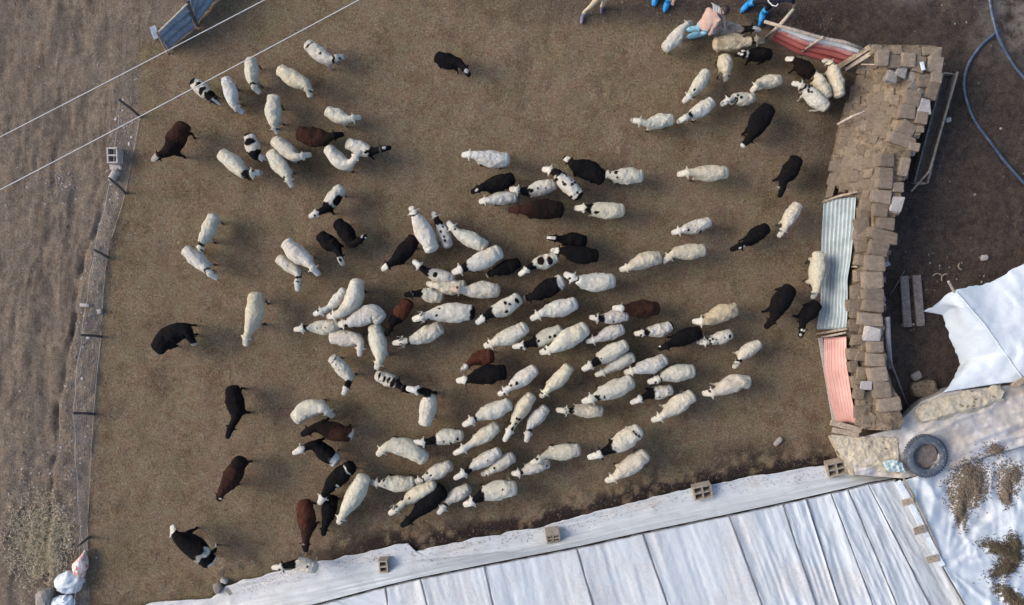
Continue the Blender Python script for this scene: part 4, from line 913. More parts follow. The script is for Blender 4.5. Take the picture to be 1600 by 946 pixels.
    def blob(pu, pv, ru, rv): d = np.sqrt(((u + n1 * .45 - pu) / ru) ** 2 + ((v + n1 * 1.4 - pv) / rv) ** 2); return sstep(1.15, .85, d) * (zz > .38)
    for f in feats.split():
        kx, _, a = f.partition(':')
        if kx == 'h': put(sstep(.965, 1.0, uu), a)
        elif kx == 'f': put(sstep(1.0, 1.04, u + n1 * .4) * (np.abs(RV[:, 1]) < .075), a)
        elif kx == 'blaze': put(sstep(.99, 1.03, u) * sstep(.045, .03, np.abs(RV[:, 1])), a or 'W')
        elif kx == 'nb': put(band(.78, .97), a or 'K')
        elif kx == 'nf': put(band(.70, .985), a or 'K')
        elif kx == 'nc': put(band(.86, .93, .012), a or 'K')
        elif kx == 'nr': put(band(.80, .90, .012) * (np.sin(vv * 5 + idx) > -.35), a or 'K')
        elif kx == 'sh': put(band(.58, .97), a or 'K')
        elif kx == 'fr': put(band(.45, .985), a or 'K')
        elif kx == 'rb': put(sstep(.03, -.01, uu), a or 'K')
        elif kx == 'rw': put(sstep(.14, .10, uu), a or 'W')
        elif kx == 'rbar': put(band(.07, .11, .008) * (np.abs(vv) < .6), a or 'K')
        elif kx == 'belt': put(band(.14, .24, .01), a or 'W')
        elif kx == 'tw': put(sstep(-.03, -.055, uu), a or 'W')
        elif kx == 'mz': put(sstep(1.17, 1.20, u), a or 'K')
        elif kx == 'e': put(sstep(.085, .10, np.abs(RV[:, 1])) * (RV[:, 0] > .96), a or 'K')
        elif kx == 'eye':
            for s in (-1, 1): put(sstep(.045, .03, np.hypot(u - 1.07, RV[:, 1] - s * .06)), 'K')
        elif kx == 'sp':
            for _ in range(int(a)): rr = r.uniform(.025, .055); put(blob(r.uniform(.0, .75), r.uniform(-.8, .8), rr, rr * 4.2), 'K')
        elif kx == 'ns':
            for _ in range(int(a)): rr = r.uniform(.026, .055); put(blob(r.uniform(.58, .95), r.uniform(-.6, .6), rr, rr * 4), 'K')
        elif kx == 'hs':
            for _ in range(int(a)): put(sstep(.034, .022, np.hypot(u - r.uniform(.98, 1.2), RV[:, 1] - r.uniform(-.07, .07))), 'K' if base in 'WCG' else 'W')
        elif kx == 'p':
            q4 = a.split(','); put(blob(*[float(t) for t in q4[:4]]), q4[4] if len(q4) > 4 else ('W' if base in 'KDBR' else 'K'))
    if base in 'WCG' and 'h:' not in feats:
        put(.35 * sstep(.98, 1.03, u), 'G'); put(.7 * sstep(1.215, 1.235, u), 'N')
    if base in 'WCG':
        for s in (-1, 1): put(.8 * sstep(.020, .012, np.hypot(u - 1.075, RV[:, 1] - s * .080)), 'K')
    if base in 'WCG':
        if r.random() < .6: put(.9 * sstep(.30, .22, zz), 'K')
        if r.random() < .3: put(sstep(.12, .14, np.abs(RV[:, 1])) * (RV[:, 0] > .96), 'K')
        if 'hs' not in feats and r.random() < .3: s_ = r.choice([-1, 1]); put(sstep(.04, .025, np.hypot(u - 1.06, RV[:, 1] - s_ * .05)), 'K')
    elif base in 'KD': put(.5 * sstep(.1, .7, fbm(u * 5 + idx, v * 1.5, zz * 5, 500 + idx, 3)), 'D')
    else: put(.45 * sstep(.0, .7, fbm(u * 4 + idx, v * 1.5, zz * 5, 500 + idx, 3)), 'D')
    me = bpy.data.meshes.new('sheep'); me.vertices.add(len(co)); me.vertices.foreach_set('co', co.ravel())
    me.loops.add(len(RF) * 4); me.loops.foreach_set('vertex_index', RF.ravel()); me.polygons.add(len(RF)); me.polygons.foreach_set('loop_start', np.arange(0, len(RF) * 4, 4, dtype=np.int32)); me.update()
    set_attr(me, 'coat', c, 'C')
    o = link('sheep', me, M['wool'], None, True); o.location = (org.x, org.y, g0); tag(o, label, 'sheep', 'flock of sheep in the pen')
    if 'horn' in feats:
        tp = tan[188]; hp = dense[170]; zt_ = float(z[(RV[:, 0] > .99) & (RV[:, 0] < 1.03)].max()); nn = np.array([-tp[1], tp[0]])
        for s in (-1, 1):
            b = MB(); pts_ = []
            for t in np.linspace(0, 1, 9):
                a = t * 3.6; q2 = hp + nn * s * (.05 + .10 * t) - tp * .09 * math.sin(a) ; pts_.append(Vector((q2[0] - org.x, q2[1] - org.y, zt_ - .03 + .03 * math.cos(a))))
            b.tube(pts_, [.020 - .016 * t for t in np.linspace(0, 1, 9)], 6); h = b.build('horn', M['horn'], None, True); h.parent = o
    return o
CR = dict(A=(280, 40, 3.378), B=(660, 60, 3.378), C=(880, 0, 3.639), D=(1160, 0, 2.957), E=(1200, 280, 2.7825), F=(420, 280, 3.378), G=(700, 300, 3.378), H=(900, 300, 3.378), I=(420, 500, 4.3), J=(680, 500, 4.3), K=(900, 460, 4.3), L=(560, 640, 4.3), M=(780, 620, 4.3), N=(1000, 30, 4.732), O=(0, 0, 2.955), Q=(0, 300, 2.629), R=(0, 640, 3.09), T=(400, 640, 3.09), U=(800, 640, 3.09), Z=(0, 0, 1.0))
SH = [
 # top left group
 ('A', (50, 280, 150, 365, 200, 408), 'W', 'rb p:.02,0,.12,.6 p:.30,.2,.07,.5 p:.55,-.1,.09,.7 nf h:K blaze', 'black and white pied sheep under the lower cable, leftmost of the top group'),
 ('A', (233, 262, 282, 415, 328, 452), 'G', '', 'white sheep walking down beside the leftmost pied sheep'),
 ('A', (368, 158, 382, 300, 412, 348), 'W', 'nc e', 'white sheep with a black neck ring whose rump the cable crosses'),
 ('A', (518, 222, 672, 318, 682, 372), 'C', '', 'cream sheep below the white sheep with a black rump band, head down'),
 ('A', (662, 82, 800, 178, 872, 152), 'W', 'rbar p:.50,0,.035,.2 nc mz e', 'white sheep at the top with a black rump band and black muzzle'),
 ('A', (492, 357, 498, 520, 508, 565), 'W', '', 'narrow white sheep walking straight down in the middle of the top left group'),
 ('A', (765, 440, 885, 492, 955, 476), 'W', '', 'small white sheep facing right above the dark brown sheep of the top left group'),
 ('A', (612, 560, 785, 592, 865, 570), 'D', 'p:.3,0,.4,1.2,B h:K', 'dark brown sheep facing right among the top left white sheep'),
 ('A', (872, 610, 1015, 660, 1118, 642), 'W', 'ns:5 nf h:K p:1.08,0,.04,.2,W', 'white sheep with black neck and head, rightmost of the top left group'),
 ('A', (772, 635, 845, 715, 905, 728, 968, 668), 'W', 'up', 'white sheep laying its head on the black necked sheep at its right'),
 ('A', (358, 562, 405, 690, 458, 692), 'W', 'rb p:.27,0,.13,.75 sh mz', 'white sheep with black patches on back and shoulders in the top left group'),
 ('A', (486, 592, 618, 692, 692, 675), 'W', '', 'white sheep above the head down white sheep, facing right'),
 ('A', (470, 655, 565, 790, 585, 850), 'W', 'ns:1', 'white sheep with head down beside the black patched sheep'),
 ('A', (208, 668, 352, 785, 438, 775), 'W', 'nb mz', 'white sheep with a black neck patch at the lower left of the top left group'),
 ('O', (852, 565, 775, 705, 705, 745), 'B', 'fr:D f:W e:K', 'brown sheep with a white face near the left fence'),
 ('F', (385, 35, 290, 160, 210, 202), 'W', 'sh p:.35,.8,.2,.5', 'white sheep with a large black shoulder patch standing alone left of centre'),
 # top middle
 ('B', (62, 82, 195, 130, 250, 198), 'K', 'p:1.1,0,.06,.25', 'lone black sheep with a pale forehead at the top centre'),
 ('B', (462, 640, 285, 622, 205, 612), 'G', '', 'white sheep alone above the black sheep at upper centre, facing left'),
 ('B', (488, 732, 330, 785, 255, 812), 'K', 'hs:2', 'black sheep lying over the white sheep at upper centre, facing left'),
 ('B', (505, 832, 355, 850, 295, 858), 'G', '', 'narrow white sheep squeezed under the black sheep at upper centre'),
 ('B', (708, 765, 545, 808, 458, 800), 'W', 'nf p:.25,.3,.03,.15 p:.45,0,.03,.15 ns:6 up', 'white sheep with black neck and white head beside the finely spotted sheep'),
 ('B', (835, 842, 705, 715, 632, 685), 'W', 'rb sp:14 nb:D ns:5', 'finely black spotted sheep with a dark rump at upper centre'),
 ('B', (965, 745, 800, 668, 748, 620), 'K', 'f:W mz', 'black sheep with a white face left of the white sheep at upper centre'),
 ('B', (1172, 728, 1005, 725, 938, 708), 'W', 'ns:4', 'white sheep with small neck spots right of the white faced black sheep'),
 ('B', (748, 905, 545, 908, 452, 908), 'D', 'p:.95,0,.3,1.5,B h:B', 'very dark sheep with a brown neck below the spotted pair at upper centre'),
 ('B', (1072, 905, 890, 900, 802, 896), 'C', 'nb ns:3', 'cream sheep with a black neck right of the very dark sheep'),
 # top right
 ('C', (642, 672, 480, 698, 385, 680), 'W', 'mz', 'white sheep facing left, lowest of the two left of the ring necked sheep'),
 ('C', (578, 268, 685, 155, 742, 108), 'W', '', 'white sheep beside the crouching person in pale blue covers'),
 ('C', (850, 160, 1020, 168, 1115, 182), 'T', 'nb p:1.0,0,.08,1 blaze up', 'grey beige sheep held by the bending person'),
 ('C', (858, 245, 1050, 238, 1148, 232), 'Y', 'nc ns:1', 'broad beige sheep below the held grey beige sheep'),
 ('C', (1200, 302, 1060, 305, 975, 312), 'K', 'nc:W hs:6', 'black sheep with a white neck stripe near the red panel'),
 ('C', (925, 298, 932, 400, 942, 448), 'C', 'e:C', 'small cream sheep facing down below the broad beige sheep'),
 ('C', (828, 388, 742, 520, 685, 580), 'W', 'ns:1', 'plain white sheep above the ring necked white sheep'),
 ('C', (862, 562, 735, 650, 648, 697), 'W', 'nr e mz', 'white sheep with black rings around neck and ears at the upper right'),
 ('C', (1105, 545, 975, 552, 902, 592), 'W', 'ns:9 hs:4 p:.55,.1,.06,.25', 'white sheep with black shoulder spots under the head of its neighbour at the upper right'),
 ('C', (1255, 445, 1120, 470, 1062, 530), 'C', 'up', 'cream sheep resting its head on the spotted sheep at the upper right'),
 ('C', (1182, 598, 1075, 765, 1022, 832), 'K', 'mz:W', 'black sheep with a white nose below the upper right white group'),
 ('D', (338, 345, 260, 285, 212, 258), 'D', 'f:W', 'very dark sheep with a white face under the red panel'),
 ('D', (462, 445, 418, 305, 388, 262), 'C', 'nc ns:2 eye', 'cream sheep with a black ring behind its head, nearest the mud wall'),
 ('D', (412, 448, 352, 350, 322, 328), 'C', '', 'cream sheep between the spotted neck sheep and the sheep at the mud wall'),
 ('D', (405, 495, 295, 410, 232, 380), 'W', 'ns:6 nc', 'white sheep with black neck patches, lowest of the group at the mud wall'),
 ('D', (262, 720, 190, 840, 168, 915), 'K', 'e:W', 'black sheep with a pale ear left of the slumped wall'),
 ('H', (1190, 55, 1115, 175, 1078, 238), 'C', 'eye', 'cream sheep walking down left of the silver sheet'),
 ('H', (1030, 180, 910, 265, 815, 308), 'K', 'hs:1 e:K p:.95,.3,.03,.2', 'black sheep with small white marks on its head right of centre'),
 ('K', (1098, 98, 885, 178, 792, 185), 'Y', 'h:W e:W', 'yellowish sheep with a white head, right of the collared sheep'),
 ('H', (722, 150, 575, 198, 512, 215), 'W', 'ns:1 p:.35,.9,.04,.2', 'small white sheep with a black neck spot in the open right middle'),
 ('H', (458, 340, 295, 392, 235, 412), 'C', '', 'cream sheep followed nose to tail by another in the open right middle'),
 ('H', (692, 305, 520, 325, 462, 372), 'C', '', 'cream sheep with its nose at the tail of the one ahead'),
 ('E', (225, 312, 208, 465, 205, 522), 'C', 'eye', 'cream sheep standing against the silver corrugated sheet'),
 ('E', (108, 465, 28, 592, -8, 650), 'K', '', 'all black sheep left of the black one at the silver sheet foot'),
 ('E', (228, 535, 155, 620, 140, 690), 'K', 'hs:5', 'black sheep with white face marks at the foot of the silver sheet'),
 ('Z', (1140, 268, 1085, 270, 1058, 273), 'C', '', 'cream sheep alone facing left below the white nosed black sheep'),
 # centre left
 ('F', (255, 285, 358, 372, 390, 458), 'K', 'f:W p:1.1,0,.05,.2,K', 'black sheep with a white ringed face, left of the black pair'),
 ('F', (345, 218, 445, 340, 518, 298), 'K', 'hs:3', 'black sheep with head turned right, right of the black pair'),
 ('F', (80, 325, 215, 445, 262, 510), 'W', '', 'plain white sheep above the spotted neck sheep at left centre'),
 ('F', (32, 412, 150, 502, 150, 595), 'W', 'nc e hs:2 p:.4,0,.02,.1', 'white sheep with a dark neck ring below the plain one at left centre'),
 ('F', (772, 302, 660, 435, 592, 480), 'K', 'f:W p:.05,0,.12,.9,D', 'black sheep with a pale face left of the three white sheep at the centre top'),
 ('F', (868, 385, 782, 205, 745, 142), 'W', 'nc:D eye', 'white sheep walking up, leftmost of the central cluster top'),
 ('F', (945, 362, 890, 225, 862, 168), 'W', 'nf sp:5', 'white sheep with a black neck walking up in the central cluster'),
 ('F', (1152, 362, 995, 282, 940, 222), 'W', 'ns:1', 'white sheep facing up left beside the black necked one of the central cluster'),
 ('F', (980, 525, 830, 485, 760, 430), 'W', 'nf ns:4 p:.5,0,.08,.4 f:W', 'white sheep with black front and spotted back at the centre'),
 ('G', (285, 308, 105, 395, 20, 430), 'W', 'nb', 'white sheep with a black collar patch left of a black one at the centre'),
 ('G', (382, 368, 250, 418, 200, 442), 'K', 'mz:W', 'black sheep right of the black collared white sheep at the centre'),
 ('G', (582, 335, 455, 385, 372, 442), 'W', 'p:.25,.1,.10,.55,D p:.55,-.2,.12,.6,D nb:K', 'white sheep with dark brown patches on its back near the centre'),
 ('G', (738, 262, 605, 250, 522, 240), 'K', 'h:K blaze', 'upper of the two black sheep side by side right of the brown patched sheep'),
 ('G', (798, 335, 620, 315, 542, 310), 'K', 'h:K f:W', 'lower of the two black sheep side by side right of the brown patched sheep'),
 ('G', (615, 465, 460, 548, 400, 562), 'K', 'rw mz:W', 'black sheep with a white rump at the centre'),
 ('G', (888, 470, 695, 470, 612, 430), 'G', 'nc', 'long white sheep with a thin black neck mark right of the white rumped black one'),
 ('G', (685, 582, 510, 635, 435, 675), 'G', '', 'plain white sheep below the white rumped black sheep'),
 ('F', (1042, 562, 885, 562, 825, 548), 'C', '', 'cream sheep whose rump lies under its follower head at the centre'),
 ('F', (1222, 590, 1045, 590, 962, 580), 'W', 'h:N up', 'white sheep with a pinkish head over the rump of the cream one ahead'),
 ('F', (918, 630, 795, 605, 712, 612), 'W', 'nf h:K hs:2', 'short white sheep with a black head at the centre left'),
 ('F', (742, 640, 655, 755, 618, 830), 'R', 'sh:K h:K', 'reddish brown sheep with a dark front at the centre left'),
 ('F', (1090, 705, 870, 715, 762, 742), 'W', 'ns:3 horn rb', 'largest white horned sheep at the centre left'),
 ('G', (382, 552, 222, 645, 148, 695), 'W', 'nf p:.05,.2,.05,.4 p:.25,0,.04,.2 p:.33,-.4,.045,.25 p:.4,.5,.04,.2 h:G e', 'white sheep with bold black spots and black neck near the centre'),
 ('F', (915, 778, 760, 848, 652, 868), 'W', 'nc horn', 'white horned sheep with a black collar below the largest horned one'),
 ('F', (470, 525, 445, 640, 385, 705, 302, 730), 'W', '', 'long curved white sheep, upper right of the four crowded together at left centre'),
 ('F', (400, 580, 315, 680, 232, 718), 'G', '', 'greyish white sheep left of the long curved one at left centre'),
 ('F', (598, 755, 545, 708, 430, 755, 350, 772), 'W', 'ns:2', 'curved white sheep whose rump bends down, right of the spotted collar one'),
 ('F', (375, 770, 222, 785, 132, 796), 'W', 'nc p:.35,0,.025,.12 p:.58,0,.025,.12', 'white sheep with two small back spots and dark collar at left centre'),
 ('I', (398, 125, 480, 122, 608, 145, 608, 248), 'W', '', 'white sheep with head turned down below the collared two spot sheep'),
 ('I', (705, 28, 748, 255, 712, 338), 'W', '', 'white sheep walking straight down into the pied sheep at left centre'),
 ('I', (705, 372, 865, 440, 948, 490), 'W', 'rbar p:.10,.2,.05,.5 p:.3,0,.05,.5 p:.45,.1,.05,.5 p:.62,0,.08,.8 nf h:K', 'pied sheep with black blotches between the downward white one and the curled one'),
 ('I', (1040, 718, 1068, 590, 1068, 490, 930, 452), 'W', 'nf h:G up', 'white sheep curled left with a black neck at left centre'),
 ('I', (408, 248, 535, 405, 500, 508), 'W', 'nb p:.25,0,.025,.1 p:.4,-.2,.025,.1 rbar e', 'white sheep with a black neck and rump mark standing apart at left centre'),
 ('I', (160, 678, 255, 605, 370, 595, 428, 662), 'W', '', 'white sheep curled right above the brown sheep at lower left'),
 ('T', (468, 125, 300, 85, 220, 122), 'B', 'fr:D h:K tw', 'brown sheep with a dark front and white tail at lower left'),
 ('T', (395, 262, 270, 175, 178, 212), 'K', 'rw h:W sp:2', 'black sheep with white head and white rump at lower left'),
 ('T', (825, 248, 735, 190, 640, 178, 580, 226), 'W', '', 'plain white sheep curving left, at the lower centre left'),
 ('T', (1002, 130, 855, 152, 758, 158), 'W', 'nf p:.08,.3,.04,.2 p:.5,.4,.03,.15 p:.3,.8,.04,.2 h:W', 'white sheep with a broad black neck band at the lower centre'),
 ('L', (950, 105, 770, 225, 638, 300), 'W', 'rb:T nc:G p:.12,0,.03,.1,T', 'white sheep with a dirty grey rump right of the broad black neck band one'),
 ('T', (470, 268, 350, 385, 305, 458), 'K', 'f:W h:W p:.1,0,.02,.7 p:.55,.6,.03,.2 p:.65,.8,.04,.2 sp:0', 'black sheep with a white face and white streaks at lower left'),
 ('T', (368, 425, 335, 550, 318, 618), 'K', '', 'all black sheep directly below the white streaked black one'),
 ('T', (528, 315, 435, 485, 395, 555), 'W', '', 'long white sheep right of the black pair at lower left'),
 ('T', (225, 440, 245, 605, 240, 690), 'R', 'sh:B hs:5 h:D', 'red brown sheep walking down left of the black pair at lower left'),
 ('T', (298, 770, 185, 742, 82, 758), 'W', 'nf p:.25,-.3,.04,.2 tarp h:W e:K', 'white sheep with black neck stepping on the sheet edge at the bottom left'),
 ('L', (378, 500, 168, 500, 68, 496), 'W', 'ns:4', 'white sheep with dark neck specks, leftmost of the bottom cluster'),
 ('L', (630, 380, 450, 465, 360, 502), 'W', 'nc ns:3 hs:3', 'white sheep with black neck marks over the speckled one of the bottom cluster'),
 ('L', (522, 505, 320, 612, 208, 700), 'C', 'hs:3 ns:3 horn e', 'cream sheep with dark horns beside the black one in the bottom cluster'),
 ('L', (582, 540, 395, 690, 290, 778), 'K', '', 'black sheep in the bottom cluster beside the cream horned one'),
 ('L', (752, 535, 600, 622, 532, 705), 'W', 'nc p:.2,.2,.03,.12', 'white sheep with a thin neck ring right of the black one in the bottom cluster'),
 ('L', (1068, 530, 940, 545, 825, 580, 708, 638), 'W', 'nf p:.25,-.2,.025,.1 h:W', 'white sheep with a black neck, rightmost at the bottom of the cluster'),
 ('L', (958, 282, 770, 385, 642, 465), 'W', 'nc:K p:.35,.1,.03,.12', 'white sheep with black collar and one back spot in the lower centre'),
 ('L', (1052, 322, 900, 410, 822, 450), 'W', 'e ns:1', 'white sheep with dark ears right of the one spot collared sheep'),
 ('M', (345, 455, 170, 508, 82, 528), 'W', 'nc:D p:.05,.2,.03,.2', 'white sheep under the chin of its follower at the lower centre'),
 ('M', (550, 358, 330, 388, 208, 442), 'C', 'up ns:1', 'cream sheep with its chin on the rump ahead at the lower centre'),
 ('M', (955, 215, 745, 345, 590, 405), 'W', 'nf rbar h:W e:K', 'white sheep with a black neck and rump bar at lower right centre'),
 ('M', (998, 380, 800, 520, 718, 580), 'C', '', 'plump cream sheep nearest the sheet, lowest at right centre'),
 ('M', (708, 105, 510, 98, 382, 90), 'C', 'nc hs:3', 'cream sheep with a spotted head facing left in the lower centre'),
 ('J', (655, 500, 535, 680, 462, 818), 'C', 'ns:6 h:W', 'large cream sheep with black neck patches overlapping a white one'),
 ('J', (755, 590, 640, 715, 610, 825), 'G', 'nc', 'white sheep half hidden right of the large cream one'),
 ('J', (512, 558, 300, 645, 185, 708), 'W', 'nc', 'white sheep with black collar left of the large cream one'),
 ('J', (682, 325, 510, 450, 422, 508), 'W', 'ns:4 eye', 'white sheep with small black neck marks above the large cream one'),
 ('J', (908, 305, 760, 465, 708, 528), 'C', 'eye', 'cream sheep right of the white one above the large cream sheep'),
 ('J', (398, 245, 250, 278, 172, 345), 'R', 'h:T hs:4', 'reddish sheep with a speckled grey head above a black one'),
 ('J', (482, 350, 250, 392, 140, 412), 'K', 'h:W hs:0', 'black sheep with a white head below the reddish one'),
 ('J', (620, 42, 410, 145, 325, 182), 'W', '', 'plain white sheep left of the two spotted back sheep at the centre'),
 ('J', (858, 65, 660, 155, 518, 182), 'W', 'nf p:.18,.2,.045,.25 p:.32,.1,.04,.2 ns:5 h:W', 'white sheep with black neck and two round back spots at the centre'),
 ('J', (1028, 50, 800, 185, 702, 225), 'W', '', 'plain white sheep right of the two round spot sheep'),
 ('K', (568, 95, 355, 95, 242, 92), 'B', 'h:W', 'brown sheep with a white head right of centre'),
 ('K', (362, 142, 190, 165, 92, 155), 'W', 'nb p:.5,.6,.03,.2', 'white sheep with a black neck under the brown one right of centre'),
 ('K', (332, 235, 160, 295, 68, 322), 'W', '', 'plain white sheep two below the brown one right of centre'),
 ('K', (662, 208, 490, 255, 395, 268), 'W', 'nc p:.86,0,.08,.5 rb e', 'white sheep with a black collar and tail below the brown one'),
 ('K', (352, 335, 145, 445, 38, 508), 'W', 'nb ns:2', 'white sheep with black nape, upper of the touching pair right of centre'),
 ('K', (402, 420, 220, 505, 132, 550), 'W', '', 'plain white sheep, lower of the touching pair right of centre'),
 ('K', (618, 430, 410, 508, 328, 532), 'G', '', 'white sheep right of the touching pair at right centre'),
 ('K', (808, 515, 585, 555, 482, 595), 'W', 'nc e', 'white sheep with ring neck above the black fronted one at right centre'),
 ('K', (388, 575, 155, 675, 38, 725), 'W', 'nr p:.70,.3,.03,.2', 'large white sheep with black shoulder marks below the touching pair'),
 ('K', (662, 638, 490, 680, 368, 735), 'W', 'sh p:.1,-.2,.03,.1 p:.12,.2,.03,.1 h:W p:.45,.5,.03,.15', 'white sheep with black front and two rump dots at right centre'),
 ('K', (798, 672, 605, 798, 508, 855), 'C', '', 'cream sheep below the black fronted one at right centre'),
 ('K', (852, 252, 655, 325, 548, 368), 'K', 'hs:1', 'black sheep with its tail under a spotted head at right centre'),
 ('K', (1062, 265, 910, 315, 818, 325), 'W', 'nr hs:4 ns:5 p:.10,.2,.05,.3 p:.3,.1,.03,.15', 'black spotted white sheep behind the black one at right centre'),
 ('K', (1258, 330, 1110, 430, 1075, 505), 'C', 'nc hs:3 e', 'cream sheep with black neck ring, rightmost of the main flock'),
 ('K', (1178, 595, 1090, 590, 950, 648, 852, 672), 'C', '', 'plain cream sheep below the ring necked rightmost one'),
 # left
 ('Q', (875, 88, 828, 205, 812, 260), 'W', 'nc', 'white sheep standing over another white one at the left'),
 ('Q', (748, 230, 845, 318, 892, 360), 'W', 'nc e', 'white sheep below another with its head towards lower right at the left'),
 ('Q', (1050, 410, 1032, 565, 1008, 635), 'C', '', 'lone cream sheep walking down left of the crowd'),
 ('Q', (640, 655, 705, 590, 778, 572, 798, 632), 'K', 'mz:W', 'lone black sheep curled right with a white muzzle at the left'),
 ('Z', (360, 603, 369, 652, 356, 685), 'K', '', 'lone black sheep walking straight down at the left'),
 ('R', (1168, 232, 1085, 385, 1048, 445), 'B', 'p:.0,0,.2,1,D h:K hs:2', 'lone dark brown sheep at the lower left'),
 ('R', (1022, 752, 865, 612, 815, 568), 'K', 'belt tw h:W', 'black sheep with a white belt and white head at the bottom left'),
]
for idx, (cr, pt, base, feats, label) in enumerate(SH):
    ox, oy, sc = CR[cr]; pts = [(ox + pt[k] / sc, oy + pt[k+1] / sc) for k in range(0, len(pt), 2)]
    make_sheep(idx, pts, base, feats, label)

# ------------------------------------------------------------------ people at the top edge
def skin_person(name, J, rad, edges, cols, label, cover=None, extras=None):
    """one continuous body grown over a posed skeleton; cols maps bones to cloth colours"""
    names = list(J); ix = {n: i for i, n in enumerate(names)}; org = Vector((J['pelvis'].x, J['pelvis'].y, 0))
    me = bpy.data.meshes.new(name); me.from_pydata([tuple(J[n] - org) for n in names], [(ix[a], ix[b]) for a, b in edges], []); me.update()
    o = bpy.data.objects.new(name, me); col.objects.link(o)
    sk = o.modifiers.new('skin', 'SKIN'); sk.use_smooth_shade = True; sk.branch_smoothing = .3
    for n in names:
        d = me.skin_vertices[0].data[ix[n]]; r = rad[n]; d.radius = r if isinstance(r, tuple) else (r, r); d.use_root = n == 'pelvis'
    ss = o.modifiers.new('sub', 'SUBSURF'); ss.levels = 2; ss.render_levels = 2
    dg = bpy.context.evaluated_depsgraph_get(); m2 = bpy.data.meshes.new_from_object(o.evaluated_get(dg)); m2.name = name
    bpy.data.objects.remove(o)
    co = np.empty(len(m2.vertices) * 3); m2.vertices.foreach_get('co', co); co = co.reshape(-1, 3)
    nr = np.empty(len(m2.vertices) * 3); m2.vertices.foreach_get('normal', nr); nr = nr.reshape(-1, 3)
    fold = .011 * ridged(co[:, 0] * 9 + co[:, 2] * 5, co[:, 1] * 9 - co[:, 2] * 7, 3, 2) - .006
    m2.vertices.foreach_set('co', (co + nr * (fold * sstep(.05, .09, np.min([np.linalg.norm(co - np.array(J[k] - org), axis=1) for k in ('palmr', 'palml', 'head', 'nose')], axis=0)))[:, None]).astype(np.float32).ravel())
    best = np.full(len(co), 1e9); c = np.zeros((len(co), 3))
    for (a, b) in edges:
        A = np.array(J[a] - org); B = np.array(J[b] - org); d = B - A; t = np.clip(((co - A) @ d) / (d @ d + 1e-9), 0, 1)
        ra = rad[a][0] if isinstance(rad[a], tuple) else rad[a]; rb = rad[b][0] if isinstance(rad[b], tuple) else rad[b]
        dist = np.linalg.norm(co - A - t[:, None] * d, axis=1) / (ra * (1 - t) + rb * t); m = dist < best; best[m] = dist[m]; c[m] = cols(a, b)
    set_attr(m2, 'coat', c, 'C'); m2.materials.clear(); o = link(name, m2, M['cloth'], None, True); o.location = org
    tag(o, label, 'person')
    return o, org
m, nt, bs = new_mat('cloth'); co_ = coords(nt); c_ = attr(nt, 'coat', True)
c_ = mixc(nt, ramp(nt, tex(nt, co_, 11, 4, .7), grey(.35, .75)), c_, mixc(nt, 1.0, c_, (.75, .75, .78), 'MULTIPLY'))
nt.links.new(c_, bs.inputs['Base Color']); bs.inputs['Roughness'].default_value = .9; bs.inputs['Specular IOR Level'].default_value = .15; bump(nt, bs, tex(nt, co_, 14, 4, .6, .8), .6, .03); M['cloth'] = m
SKIN = (.42, .25, .19)
